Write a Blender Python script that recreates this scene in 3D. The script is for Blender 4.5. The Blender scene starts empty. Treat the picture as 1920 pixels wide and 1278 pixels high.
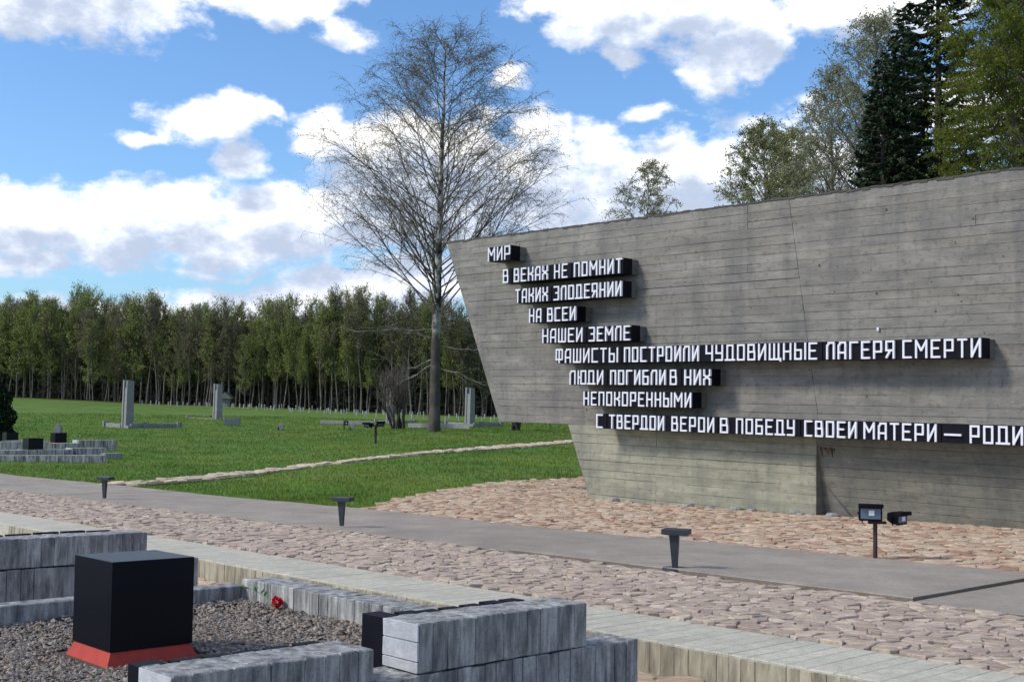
import bpy, math, random
import numpy as np
from mathutils import Vector, Matrix
random.seed(7)
rnd = random.random
def U(a, b): return a + (b - a) * random.random()

# ------------------------------------------------------------------ camera, world, sun, exposure
S = bpy.context.scene
COL = S.collection
F = 2200.0; CH = 1.6; HOR0 = 741.0; ROLL = 0.015; SL = 0.031
PITCH = math.atan((HOR0 - 639) / F); RHO = math.atan(ROLL)
_r0 = Vector((1, 0, 0)); _u0 = Vector((0, -math.sin(PITCH), math.cos(PITCH))); _f = Vector((0, math.cos(PITCH), math.sin(PITCH)))
_r = _r0 * math.cos(RHO) + _u0 * math.sin(RHO); _u = -_r0 * math.sin(RHO) + _u0 * math.cos(RHO)
CAMP = Vector((0, 0, CH))
cam = bpy.data.cameras.new('camera'); camo = bpy.data.objects.new('camera', cam); COL.objects.link(camo)
cam.sensor_width = 36.0; cam.lens = 36.0 * F / 1920.0; cam.clip_start = 0.05; cam.clip_end = 3000
M4 = Matrix((( _r.x, _u.x, -_f.x, 0), (_r.y, _u.y, -_f.y, 0), (_r.z, _u.z, -_f.z, CH), (0, 0, 0, 1)))
camo.matrix_world = M4
S.camera = camo
S.view_settings.view_transform = 'Standard'; S.view_settings.look = 'None'
S.view_settings.exposure = 0.3; S.view_settings.gamma = 1.0; S.view_settings.use_curve_mapping = False
S.cycles.max_bounces = 4; S.cycles.transparent_max_bounces = 8

SUN_AZ = math.radians(-105)      # azimuth from +Y towards +X : the sun stands to the left, a little behind
SUN_EL = math.radians(42)
SUN_DIR = Vector((math.sin(SUN_AZ) * math.cos(SUN_EL), math.cos(SUN_AZ) * math.cos(SUN_EL), math.sin(SUN_EL)))
sl = bpy.data.lights.new('sun', 'SUN'); sl.energy = 2.5; sl.angle = math.radians(13); sl.color = (1.0, 0.91, 0.78)
so = bpy.data.objects.new('sun', sl); COL.objects.link(so)
so.rotation_euler = (-SUN_DIR).to_track_quat('-Z', 'Y').to_euler()

def azel(px, py):
    hor = HOR0 + ROLL * (px - 960)
    return math.atan((px - 960) / F), math.atan((hor - py) / F)

def build_world():
    W = bpy.data.worlds.new('World'); S.world = W; W.use_nodes = True
    nt = W.node_tree; nt.nodes.clear()
    def mk(t, tree): return tree.nodes.new(t)
    # ---- cloud density group
    g = bpy.data.node_groups.new('cloud_density', 'ShaderNodeTree')
    g.interface.new_socket('V', in_out='INPUT', socket_type='NodeSocketVector')
    g.interface.new_socket('D', in_out='OUTPUT', socket_type='NodeSocketFloat')
    gi = mk('NodeGroupInput', g); go = mk('NodeGroupOutput', g)
    def math_(tree, op, a, b=None, c=None, clamp=False):
        n = mk('ShaderNodeMath', tree); n.operation = op; n.use_clamp = clamp
        for i, v in enumerate((a, b, c)):
            if v is None: continue
            if isinstance(v, (int, float)): n.inputs[i].default_value = v
            else: tree.links.new(v, n.inputs[i])
        return n.outputs[0]
    def vm(tree, op, a, b=None):
        n = mk('ShaderNodeVectorMath', tree); n.operation = op
        for i, v in enumerate((a, b)):
            if v is None: continue
            if isinstance(v, (tuple, list)): n.inputs[i].default_value = v
            elif isinstance(v, (int, float)): n.inputs['Scale'].default_value = v
            else: tree.links.new(v, n.inputs[i])
        return n
    def noise(tree, vec, scale, detail, rough=0.55):
        n = mk('ShaderNodeTexNoise', tree); n.inputs['Scale'].default_value = scale
        n.inputs['Detail'].default_value = detail; n.inputs['Roughness'].default_value = rough
        tree.links.new(vec, n.inputs['Vector']); return n
    v0 = gi.outputs['V']
    nz = noise(g, v0, 14, 2)
    wv = vm(g, 'SCALE', vm(g, 'SUBTRACT', nz.outputs['Color'], (.5, .5, .5)).outputs[0]); wv.inputs['Scale'].default_value = 0.045
    v1 = vm(g, 'ADD', v0, wv.outputs[0]).outputs[0]
    blobs = [  # px, py, rx, ry, strength
        (110, 15, 230, 85, 1.05), (20, 55, 130, 60, 1.0), (270, 40, 70, 40, .8),
        (500, 5, 150, 42, .8), (630, 62, 62, 32, .62), 
        (395, 238, 128, 50, 1.0), (262, 268, 66, 16, .6), (448, 308, 58, 34, .8), (490, 222, 45, 26, .7),
        (610, 245, 82, 62, 1.0), (720, 290, 170, 100, 1.1), (870, 300, 190, 105, 1.1), (1000, 232, 70, 36, .7), (950, 150, 50, 22, .55),
        (790, 400, 330, 80, 1.1), (640, 400, 130, 75, 1.1),
        (90, 435, 200, 85, 1.1), (330, 430, 230, 88, 1.1), (520, 425, 200, 95, 1.15), (30, 420, 120, 60, 1),
        (1110, 345, 210, 125, 1.15), (1280, 330, 150, 90, 1.1), (1370, 400, 170, 110, 1.1), (1480, 330, 190, 120, .8),
        (520, 572, 260, 40, 1.05), (680, 555, 200, 60, 1.1), (250, 590, 300, 30, .8), (800, 520, 200, 60, 1.0), (20, 575, 180, 22, .6), (380, 515, 330, 20, .42), (120, 500, 300, 26, .5),
        (1210, 5, 270, 75, 1.15), (1380, 60, 150, 85, 1.1), (1320, 135, 58, 48, .75), (1170, 92, 55, 32, .75), (1090, 30, 110, 60, .95),
        (1580, 35, 130, 58, 1.0), (1700, 40, 130, 80, .8), (1220, 205, 60, 20, .45), (1390, 225, 90, 30, .5), (1850, 250, 170, 90, .7)]
    cur = None
    for (px, py, rx, ry, st) in blobs:
        az, el = azel(px, py)
        s1 = vm(g, 'SUBTRACT', v1, (az, el, 0)).outputs[0]
        s2 = vm(g, 'MULTIPLY', s1, (F / (rx * .9), F / (ry * .88), 0)).outputs[0]
        ln = vm(g, 'LENGTH', s2).outputs['Value']
        d = math_(g, 'MULTIPLY', math_(g, 'SUBTRACT', 1.25, ln), st)
        cur = d if cur is None else math_(g, 'SMOOTH_MAX', cur, d, .12)
    # elsewhere in the sky the same sort of scattered cumulus
    lo = noise(g, v0, 4.5, 2)
    sep = mk('ShaderNodeSeparateXYZ', g); g.links.new(v0, sep.inputs[0])
    aa = math_(g, 'ABSOLUTE', sep.outputs[0])
    out1 = math_(g, 'GREATER_THAN', aa, .5); out2 = math_(g, 'GREATER_THAN', sep.outputs[1], .43)
    om = math_(g, 'MAXIMUM', out1, out2)
    lov = math_(g, 'MULTIPLY_ADD', lo.outputs['Fac'], 5.0, -2.45)
    lov = math_(g, 'MULTIPLY_ADD', om, 0.0, lov)
    other = math_(g, 'ADD', lov, math_(g, 'MULTIPLY_ADD', om, 4.0, -4.0))
    cur = math_(g, 'MAXIMUM', math_(g, 'MAXIMUM', cur, other), -.6)
    cur = math_(g, 'MINIMUM', cur, .75)
    st3 = vm(g, 'MULTIPLY', v0, (1.0, 1.5, 1.0)).outputs[0]
    f1 = noise(g, st3, 26, 7, .6).outputs['Fac']
    f1 = math_(g, 'MULTIPLY_ADD', f1, 1.9, -.95)
    D = math_(g, 'ADD', cur, f1)
    g.links.new(D, go.inputs['D'])
    # ---- main tree
    tc = mk('ShaderNodeTexCoord', nt)
    sp = mk('ShaderNodeSeparateXYZ', nt); nt.links.new(tc.outputs['Generated'], sp.inputs[0])
    az = math_(nt, 'ARCTAN2', sp.outputs[0], sp.outputs[1])
    hyp = math_(nt, 'SQRT', math_(nt, 'ADD', math_(nt, 'MULTIPLY', sp.outputs[0], sp.outputs[0]), math_(nt, 'MULTIPLY', sp.outputs[1], sp.outputs[1])))
    el = math_(nt, 'ARCTAN2', sp.outputs[2], hyp)
    cb = mk('ShaderNodeCombineXYZ', nt); nt.links.new(az, cb.inputs[0]); nt.links.new(el, cb.inputs[1])
    def dens(off):
        n = mk('ShaderNodeGroup', nt); n.node_tree = g
        if off: nt.links.new(vm(nt, 'ADD', cb.outputs[0], off).outputs[0], n.inputs[0])
        else: nt.links.new(cb.outputs[0], n.inputs[0])
        return n.outputs[0]
    D0 = dens(None); D1 = dens((-.012, .030, 0))
    def ss(v, a, b):
        n = mk('ShaderNodeMapRange', nt); n.interpolation_type = 'SMOOTHSTEP'
        n.inputs[1].default_value = a; n.inputs[2].default_value = b; nt.links.new(v, n.inputs[0]); return n.outputs[0]
    alpha = ss(D0, .06, .62)
    thick = ss(math_(nt, 'MULTIPLY', D1, 1.35), -.1, 1.25)
    cr = mk('ShaderNodeValToRGB', nt); nt.links.new(thick, cr.inputs[0])
    e = cr.color_ramp.elements
    e[0].position = 0; e[0].color = (1.0, .99, .97, 1); e[1].position = 1; e[1].color = (.43, .50, .64, 1)
    m = cr.color_ramp.elements.new(.45); m.color = (.78, .83, .93, 1)
    sky = mk('ShaderNodeTexSky', nt); sky.sky_type = 'NISHITA'; sky.sun_disc = False
    sky.sun_elevation = SUN_EL; sky.sun_rotation = SUN_AZ; sky.air_density = 1.0; sky.dust_density = 1.1; sky.ozone_density = 2.0
    hs = mk('ShaderNodeMixRGB', nt); hs.blend_type = 'MULTIPLY'; hs.inputs[0].default_value = 1
    nt.links.new(sky.outputs[0], hs.inputs[1]); hs.inputs[2].default_value = (.86, 1.16, 1.46, 1)
    cm = vm(nt, 'SCALE', cr.outputs[0]); cm.inputs['Scale'].default_value = 9.6
    mix = mk('ShaderNodeMixRGB', nt); nt.links.new(alpha, mix.inputs[0]); nt.links.new(hs.outputs[0], mix.inputs[1]); nt.links.new(cm.outputs[0], mix.inputs[2])
    bg = mk('ShaderNodeBackground', nt); bg.inputs[1].default_value = 0.11
    nt.links.new(mix.outputs[0], bg.inputs[0])
    out = mk('ShaderNodeOutputWorld', nt); nt.links.new(bg.outputs[0], out.inputs[0])
build_world()

# ------------------------------------------------------------------ geometry of the place
RX, RY = math.sin(math.radians(46.7)), math.cos(math.radians(46.7))   # "a" axis: from the blocks towards the wall's right
def W(a, b, h=0.0):                       # a across the path, b along it, h above the sloping ground
    x = a * RX - b * RY; y = a * RY + b * RX
    return Vector((x, y, GZ(x, y) + h))
def AB(x, y): return (x * RX + y * RY, -x * RY + y * RX)
_rows = [0, 20, 24, 28, 36, 50, 62, 75, 85, 100, 120, 150, 175, 260]
_cols = [-.9, -.436, -.2545, -.0273, .0636, .9]
_tab = {
 -.436: [1.6, 2.22, 2.344, 2.468, 2.716, 2.80, 2.84, 2.86, 2.84, 2.66, 2.37, 1.80, 1.46, 1.0],
 -.2545: [1.6, 2.22, 2.344, 2.465, 2.64, 2.88, 2.90, 2.84, 2.76, 2.50, 2.38, 2.18, 2.05, 1.9],
 -.0273: [1.6, 2.22, 2.29, 2.31, 2.27, 2.27, 2.30, 2.34, 2.42, 2.52, 2.62, 2.73, 2.8, 2.8],
 .0636: [1.6, 2.22, 2.344, 2.46, 2.36, 2.33, 2.33, 2.36, 2.42, 2.52, 2.62, 2.73, 2.8, 2.8]}
_tab[-.9] = _tab[-.436]; _tab[.9] = _tab[.0636]
_T = np.array([_tab[c] for c in _cols])
def GZ(x, y):
    if y < 20.0: return -SL * y
    t = max(-.9, min(.9, x / y))
    j = 0
    while j < len(_cols) - 2 and t > _cols[j + 1]: j += 1
    w = (t - _cols[j]) / (_cols[j + 1] - _cols[j]); w = w * w * (3 - 2 * w)
    yy = min(y, 259.9); i = 0
    while yy > _rows[i + 1]: i += 1
    v = (yy - _rows[i]) / (_rows[i + 1] - _rows[i])
    d = (_T[j, i] * (1 - v) + _T[j, i + 1] * v) * (1 - w) + (_T[j + 1, i] * (1 - v) + _T[j + 1, i + 1] * v) * w
    return CH - d
def ray(px, py): return (_r * ((px - 960) / F) + _u * (-(py - 639) / F) + _f)
def G(px, py, h=0.0):                     # the ground point seen at a pixel
    d = ray(px, py); lo, hi = 2.0, 400.0; t = 3.0; last = 2.0
    while t < 400:
        p = CAMP + d * t
        if p.z < GZ(p.x, p.y) + h: break
        last = t; t *= 1.03
    lo, hi = last, t
    for _ in range(30):
        m = (lo + hi) / 2; p = CAMP + d * m
        if p.z < GZ(p.x, p.y) + h: hi = m
        else: lo = m
    return CAMP + d * hi
def at_d(px, d):                          # ground point in the column of a pixel, d metres away
    x = (px - 960) / F * d
    return Vector((x, d, GZ(x, d)))
def on_plane_a(px, py, a):                # ray against the vertical plane a = const -> (b, z)
    d = ray(px, py); da = d.x * RX + d.y * RY; t = a / da
    p = CAMP + d * t; return AB(p.x, p.y)[1], p.z

# ------------------------------------------------------------------ mesh and object helpers
class MB:
    def __init__(s): s.v = []; s.f = []; s.t = []
    def poly(s, pts, tint=(1, 1, 1)):
        n = len(s.v); s.v += [tuple(p) for p in pts]; s.f.append(tuple(range(n, n + len(pts)))); s.t.append(tint)
    def add(s, verts, faces, tint=(1, 1, 1)):
        n = len(s.v); s.v += [tuple(p) for p in verts]
        for f in faces: s.f.append(tuple(i + n for i in f)); s.t.append(tint)
    def prism(s, ring0, ring1, tint=(1, 1, 1)):      # two rings of equal length, closed both ends
        k = len(ring0); fs = [tuple(range(k))[::-1], tuple(range(k, 2 * k))]
        for i in range(k): j = (i + 1) % k; fs.append((i, j, k + j, k + i))
        s.add(list(ring0) + list(ring1), fs, tint)
    def box(s, x0, x1, y0, y1, z0, z1, tint=(1, 1, 1)):
        s.prism([(x0, y0, z0), (x1, y0, z0), (x1, y1, z0), (x0, y1, z0)], [(x0, y0, z1), (x1, y0, z1), (x1, y1, z1), (x0, y1, z1)], tint)
    def bbox(s, x0, x1, y0, y1, z0, z1, c=.004, tint=(1, 1, 1), jit=0, M=None):   # chamfered box
        r = []
        for (i, z) in ((c, z0), (0, z0 + c), (0, z1 - c), (c, z1)):
            r.append([Vector((x0 + i, y0 + i, z)), Vector((x1 - i, y0 + i, z)), Vector((x1 - i, y1 - i, z)), Vector((x0 + i, y1 - i, z))])
        vs = [p for q in r for p in q]
        if jit: vs = [p + Vector((U(-jit, jit), U(-jit, jit), U(-jit, jit))) for p in vs]
        if M: vs = [M(p) for p in vs]
        fs = [(3, 2, 1, 0), (12, 13, 14, 15)]
        for k in range(3):
            for i in range(4): j = (i + 1) % 4; fs.append((4 * k + i, 4 * k + j, 4 * k + 4 + j, 4 * k + 4 + i))
        s.add(vs, fs, tint)
    def tube(s, pts, rad, n=6, tint=(1, 1, 1), cap=True):
        m = len(pts); base = len(s.v); ref = None
        for i, p in enumerate(pts):
            p = Vector(p); a = Vector(pts[max(0, i - 1)]); b = Vector(pts[min(m - 1, i + 1)])
            t = (b - a).normalized()
            if ref is None: ref = t.orthogonal().normalized()
            ref = (ref - t * ref.dot(t)).normalized() if abs(ref.dot(t)) < .999 else t.orthogonal().normalized()
            bt = t.cross(ref)
            for k in range(n):
                an = 2 * math.pi * k / n; q = p + (ref * math.cos(an) + bt * math.sin(an)) * rad[i]
                s.v.append((q.x, q.y, q.z))
        for i in range(m - 1):
            for k in range(n):
                j = (k + 1) % n
                s.f.append((base + i * n + k, base + i * n + j, base + (i + 1) * n + j, base + (i + 1) * n + k)); s.t.append(tint)
        if cap:
            s.f.append(tuple(base + k for k in range(n))[::-1]); s.t.append(tint)
            s.f.append(tuple(base + (m - 1) * n + k for k in range(n))); s.t.append(tint)
    def mesh(s, name, mat, off=Vector((0, 0, 0)), smooth=False):
        me = bpy.data.meshes.new(name)
        v = np.array(s.v, dtype=np.float64) - np.array(off)
        me.from_pydata(v.tolist(), [], s.f)
        ca = me.color_attributes.new('tint', 'FLOAT_COLOR', 'CORNER')
        cnt = np.array([len(f) for f in s.f]); tt = np.array(s.t, dtype=np.float32)
        cc = np.ones((cnt.sum(), 4), dtype=np.float32); cc[:, :3] = np.repeat(tt, cnt, axis=0)
        ca.data.foreach_set('color', cc.ravel())
        if smooth: me.polygons.foreach_set('use_smooth', [True] * len(me.polygons))
        me.materials.append(mat); me.update()
        return me
    def build(s, name, mat, parent=None, smooth=False):
        off = Vector((0, 0, 0))
        if parent is not None: off = Vector(parent['_o']) if '_o' in parent else off
        o = bpy.data.objects.new(name, s.mesh(name, mat, off, smooth)); COL.objects.link(o)
        if parent is not None: o.parent = parent; o['_o'] = list(off)
        return o
def tag(o, label=None, cat=None, group=None, kind=None):
    if label: o['label'] = label
    if cat: o['category'] = cat
    if group: o['group'] = group
    if kind: o['kind'] = kind
    return o
def thing(name, label, cat, loc=(0, 0, 0), group=None, rz=0):
    o = bpy.data.objects.new(name, None); COL.objects.link(o); o.location = loc; o.rotation_euler = (0, 0, rz)
    o.empty_display_size = .2; o['_o'] = list(loc); return tag(o, label, cat, group)
def recenter(o):                          # a single-mesh thing: put its origin at its base
    vs = np.array([v.co for v in o.data.vertices]); c = vs.mean(0); c[2] = vs[:, 2].min()
    o.data.transform(Matrix.Translation(-Vector(c))); o.location = c; return o
KIDS = {}
def kids(o):
    return [c for c in bpy.data.objects if c.parent == o]
def copy_tree(o, kl, loc, rz=0, sc=(1, 1, 1), label=None, group=None, name=None):
    c = o.copy(); COL.objects.link(c); c.location = loc; c.rotation_euler = (U(-.045, .045), U(-.045, .045), rz); c.scale = sc
    if label: c['label'] = label
    if group: c['group'] = group
    for k in kl:
        d = k.copy(); COL.objects.link(d); d.parent = c
    return c

# ------------------------------------------------------------------ materials
def mat(name, col, rough=.8, var=.25, scale=6.0, detail=6, stretch=(1, 1, 1), dark=None, dscale=2.0, damt=.5, bump=.0, bscale=60, spec=.3,
        tint=True, trans=0.0, metal=0.0, speck=None, streak=None, zdark=None, ramp=(.35, .65)):
    m = bpy.data.materials.new(name); m.use_nodes = True; nt = m.node_tree; N = nt.nodes; L = nt.links
    b = N['Principled BSDF']; b.inputs['Roughness'].default_value = rough; b.inputs['Specular IOR Level'].default_value = spec
    b.inputs['Metallic'].default_value = metal
    tc = N.new('ShaderNodeTexCoord'); mp = N.new('ShaderNodeMapping'); mp.inputs['Scale'].default_value = stretch
    L.new(tc.outputs['Object'], mp.inputs[0])
    oi = N.new('ShaderNodeObjectInfo')
    def noise(s, d, r=.6, src=None):
        n = N.new('ShaderNodeTexNoise'); n.inputs['Scale'].default_value = s; n.inputs['Detail'].default_value = d; n.inputs['Roughness'].default_value = r
        L.new(src or mp.outputs[0], n.inputs['Vector']); return n.outputs['Fac']
    def mixc(fac, c1, c2, bt='MIX'):
        n = N.new('ShaderNodeMixRGB'); n.blend_type = bt
        for i, c in ((0, fac), (1, c1), (2, c2)):
            if isinstance(c, (int, float)): n.inputs[i].default_value = c
            elif isinstance(c, tuple): n.inputs[i].default_value = (*c, 1)
            else: L.new(c, n.inputs[i])
        return n.outputs[0]
    def rng(v, a, bb, c=0, d=1):
        n = N.new('ShaderNodeMapRange'); L.new(v, n.inputs[0])
        for i, q in enumerate((a, bb, c, d)): n.inputs[i + 1].default_value = q
        return n.outputs[0]
    lo = tuple(c * (1 - var) for c in col); hi = tuple(min(1, c * (1 + var)) for c in col)
    c = mixc(rng(noise(scale, detail), .3, .7), lo, hi)
    if dark:
        c = mixc(rng(noise(dscale, 8, .65), ramp[0], ramp[1], 0, damt), c, dark)
    if speck:
        c = mixc(rng(noise(speck[1], 2, .5, tc.outputs['Object']), .56, .66, 0, speck[2]), c, speck[0])
    if zdark:                              # rough old bark towards the foot of the trunk
        sx = N.new('ShaderNodeSeparateXYZ'); L.new(tc.outputs['Object'], sx.inputs[0])
        ad = N.new('ShaderNodeMath'); ad.operation = 'MULTIPLY_ADD'; L.new(noise(.9, 6, .6), ad.inputs[0]); ad.inputs[1].default_value = 7.0; L.new(sx.outputs[2], ad.inputs[2])
        c = mixc(rng(ad.outputs[0], zdark[0], zdark[1], .93, 0), c, zdark[2])
    if streak:
        m2 = N.new('ShaderNodeMapping'); m2.inputs['Scale'].default_value = streak[3]; L.new(tc.outputs['Object'], m2.inputs[0])
        c = mixc(rng(noise(streak[1], 7, .6, m2.outputs[0]), .48, .72, 0, streak[2]), c, streak[0])
    if tint:
        at = N.new('ShaderNodeAttribute'); at.attribute_name = 'tint'
        c = mixc(1.0, c, at.outputs['Color'], 'MULTIPLY')
    L.new(c, b.inputs['Base Color'])
    if bump:
        bp = N.new('ShaderNodeBump'); bp.inputs['Strength'].default_value = bump; bp.inputs['Distance'].default_value = .02
        L.new(noise(bscale, 5, .65), bp.inputs['Height']); L.new(bp.outputs[0], b.inputs['Normal'])
    if trans:
        tr = N.new('ShaderNodeBsdfTranslucent'); L.new(c, tr.inputs[0]); mx = N.new('ShaderNodeMixShader'); mx.inputs[0].default_value = trans
        L.new(b.outputs[0], mx.inputs[1]); L.new(tr.outputs[0], mx.inputs[2]); L.new(mx.outputs[0], N['Material Output'].inputs[0])
    return m
MT = {}
MT['wall'] = mat('board_marked_concrete', (.262, .245, .216), .92, .20, 2.0, 9, (.9, .9, 4.0), dark=(.13, .125, .118), dscale=.55, damt=.65, bump=.8, bscale=16, speck=((.08,.075,.07), 9, .3), streak=((.10, .10, .105), 1.6, .6, (1.3, 1.3, .22)))
MT['core'] = mat('wall_core_concrete', (.08, .078, .07), .9, .2, 3)
MT['black'] = mat('black_painted_steel', (.005, .005, .010), .6, .3, 4, spec=.12)
MT['cube'] = mat('black_granite', (.003, .0035, .007), .34, .3, 90, spec=.22)
MT['letter'] = mat('white_letter_paint', (.70, .71, .77), .6, .06, 9)
MT['block'] = mat('streaked_light_concrete', (.42, .415, .40), .85, .3, 9, 9, (2.6, 2.6, .34), dark=(.075, .077, .088), dscale=5.0, damt=.9, bump=.7, bscale=36, ramp=(.40, .66), speck=((.06, .06, .07), 75, .35), streak=((.06, .06, .065), 9, .6, (1.6, 1.6, .7)))
MT['blocktop'] = mat('pale_concrete_top', (.42, .43, .45), .85, .14, 16, 6, dark=(.22, .22, .24), dscale=6, damt=.5, bump=.4, bscale=60)
MT['border'] = mat('border_concrete', (.53, .495, .40), .9, .16, 12, 6, dark=(.32, .31, .26), dscale=2.2, damt=.5, bump=.6, bscale=50, speck=((.15, .14, .11), 60, .4))
MT['lip'] = mat('border_face_concrete', (.44, .40, .31), .9, .2, 10, 6, (1.5, 1.5, .4), dark=(.09, .08, .06), dscale=3.0, damt=.7, bump=.6, bscale=50, ramp=(.46, .7), streak=((.07, .065, .05), 6, .7, (2, 2, .2)))
MT['path'] = mat('path_concrete', (.39, .335, .28), .92, .16, 16, 8, dark=(.27, .23, .195), dscale=1.3, damt=.75, bump=.9, bscale=90, speck=((.16, .14, .12), 70, .5), streak=((.22, .19, .165), 2.5, .5, (.6, .6, 1)))
MT['stone'] = mat('pink_sandstone', (.50, .425, .35), .88, .28, 12, 8, (.7, 1.6, 1), dark=(.30, .235, .20), dscale=7, damt=.6, bump=1.0, bscale=34, spec=.15)
MT['joint'] = mat('sandy_joint', (.30, .25, .2), .95, .3, 20, 6, bump=.6, bscale=80)
MT['gravelbed'] = mat('gravel_ground', (.10, .088, .075), .95, .35, 60, 6, bump=.8, bscale=100)
MT['gravel'] = mat('gravel_stone', (.25, .21, .175), .85, .3, 50, 4, bump=.3, bscale=120)
MT['red'] = mat('red_painted_base', (.40, .035, .018), .6, .15, 12, spec=.4)
MT['lamp'] = mat('charcoal_lamp_metal', (.022, .027, .036), .45, .2, 8, spec=.5)
MT['glass'] = mat('floodlight_glass', (.10, .14, .19), .15, .1, 5, spec=.8)
MT['paper'] = mat('white_sticker', (.75, .77, .8), .6, .05, 5)
MT['bark'] = mat('birch_bark', (.58, .55, .51), .85, .2, 5, 8, (1, 1, .8), dark=(.025, .022, .02), dscale=1.3, damt=1.0, bump=.8, bscale=9, ramp=(.42, .54), zdark=(9.0, 12.5, (.062, .052, .045)))
MT['barkdark'] = mat('dark_rough_bark', (.06, .05, .042), .95, .5, 7, 8, (1, 1, .35), bump=1.0, bscale=12)
MT['twig'] = mat('brown_twig', (.105, .088, .075), .9, .3, 3)
MT['palebark'] = mat('pale_trunk_bark', (.25, .225, .195), .9, .3, 2.5, 4, (1, 1, .3), dark=(.05, .043, .036), dscale=2, damt=.9)
MT['leaf'] = mat('spring_leaf', (1, 1, 1), .7, .25, .9, 3, trans=.5, spec=.1)
MT['needle'] = mat('conifer_needle', (1, 1, 1), .8, .3, 1.2, 3, trans=.1, spec=.15)
MT['monument'] = mat('grey_monument_concrete', (.25, .25, .245), .85, .15, 3, 6, dark=(.15, .15, .148), dscale=1.2, damt=.4)
MT['monument_dark'] = mat('bell_metal', (.03, .03, .035), .6, .2, 3)
MT['stake'] = mat('white_stake_paint', (.36, .39, .36), .8, .1, 3)
MT['wood'] = mat('weathered_wood', (.16, .15, .14), .9, .3, 3, 5, (4, 4, .5))
MT['petal'] = mat('red_petal', (.62, .012, .015), .6, .25, 80, trans=.2)
MT['stem'] = mat('green_stem', (.16, .28, .12), .7, .2, 30)
MT['rust'] = mat('rust_brown_steel', (.045, .032, .03), .7, .3, 20)
MT['ruststain'] = mat('rust_stained_concrete', (.13, .085, .045), .95, .4, 14, 6, (1, 1, .4), dark=(.03, .02, .015), dscale=9, damt=.9)
MT['dirt'] = mat('forest_floor', (.09, .065, .04), .95, .4, .6, 6)
def grass_mat():
    m = mat('lawn', (.082, .155, .032), .95, .25, .5, 8, dark=(.17, .185, .06), dscale=.11, damt=.7, bump=.7, bscale=9, ramp=(.42, .72), tint=False, spec=.05)
    return m
MT['lawn'] = grass_mat()
MT['blade'] = mat('grass_blade', (.115, .205, .036), .8, .28, .5, 5, trans=.3, spec=.15)

# ------------------------------------------------------------------ ground sheet
def build_ground():
    mb = MB()
    ys = list(np.arange(-14, 20, 1)) + list(np.arange(20, 60, 1.5)) + list(np.arange(60, 180, 4)) + [180, 200, 230, 260, 320, 500, 900, 1600]
    ts = np.linspace(-1, 1, 91)
    idx = {}
    for i, y in enumerate(ys):
        w = max(30, y * .95) if y < 320 else y * 1.0
        for j, t in enumerate(ts):
            x = t * w
            a, b = AB(x, y)
            z = GZ(x, min(y, 259)) - .012
            if y < 300:
                # dug out where the sunken memorial floor lies
                if a < 9.6: z -= .45 * min(1, (9.6 - a) / .9)
                if 6.8 < a < 21.5 and y < 60: z -= .03
                z += .0
            mb.v.append((x, y, z))
    n = len(ts)
    for i in range(len(ys) - 1):
        for j in range(n - 1):
            mb.f.append((i * n + j, i * n + j + 1, (i + 1) * n + j + 1, (i + 1) * n + j)); mb.t.append((1, 1, 1))
    o = mb.build('ground', MT['lawn'], smooth=True); tag(o, kind='structure')
build_ground()

def blade_field():
    """short lawn blades where the grass is near enough to read"""
    rs = np.random.RandomState(3)
    V = []; Fc = []; T = []
    n = 0
    def inside(x, y):
        a, b = AB(x, y)
        if a < 13.95: return False
        if in_stone(a, b): return False
        return True
    cnt = 0
    while cnt < 95000:
        px = rs.uniform(-60, 1115); d = 21 + 95 * rs.rand() ** 1.9
        x = (px - 960) / F * d; y = d
        if not inside(x, y): continue
        cnt += 1
        z = GZ(x, y) - .012; h = (.02 + .035 * rs.rand()) * (1 + d / 90); w = .006 + .00028 * d
        an = rs.rand() * 6.283; c, s = math.cos(an), math.sin(an); lx, ly = rs.uniform(-.03, .03, 2)
        V += [(x - c * w, y - s * w, z), (x + c * w, y + s * w, z), (x + lx, y + ly, z + h)]
        Fc.append((n, n + 1, n + 2)); n += 3
        pt_ = math.sin(x * .55 + 1.3 * math.sin(y * .21)) * math.sin(y * .17 + x * .2) + .5 * math.sin(x * 1.7 + y * .6); pt_ = max(0, min(1, .5 + .45 * pt_))
        k = rs.uniform(.85, 1.12) * (.88 + .22 * pt_); T.append((k * rs.uniform(.8, 1.15) * (1 + .45 * pt_), k, k * rs.uniform(.7, 1.1)))
    mb = MB(); mb.v = V; mb.f = Fc; mb.t = T
    tag(mb.build('grass', MT['blade']), kind='stuff')

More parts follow.
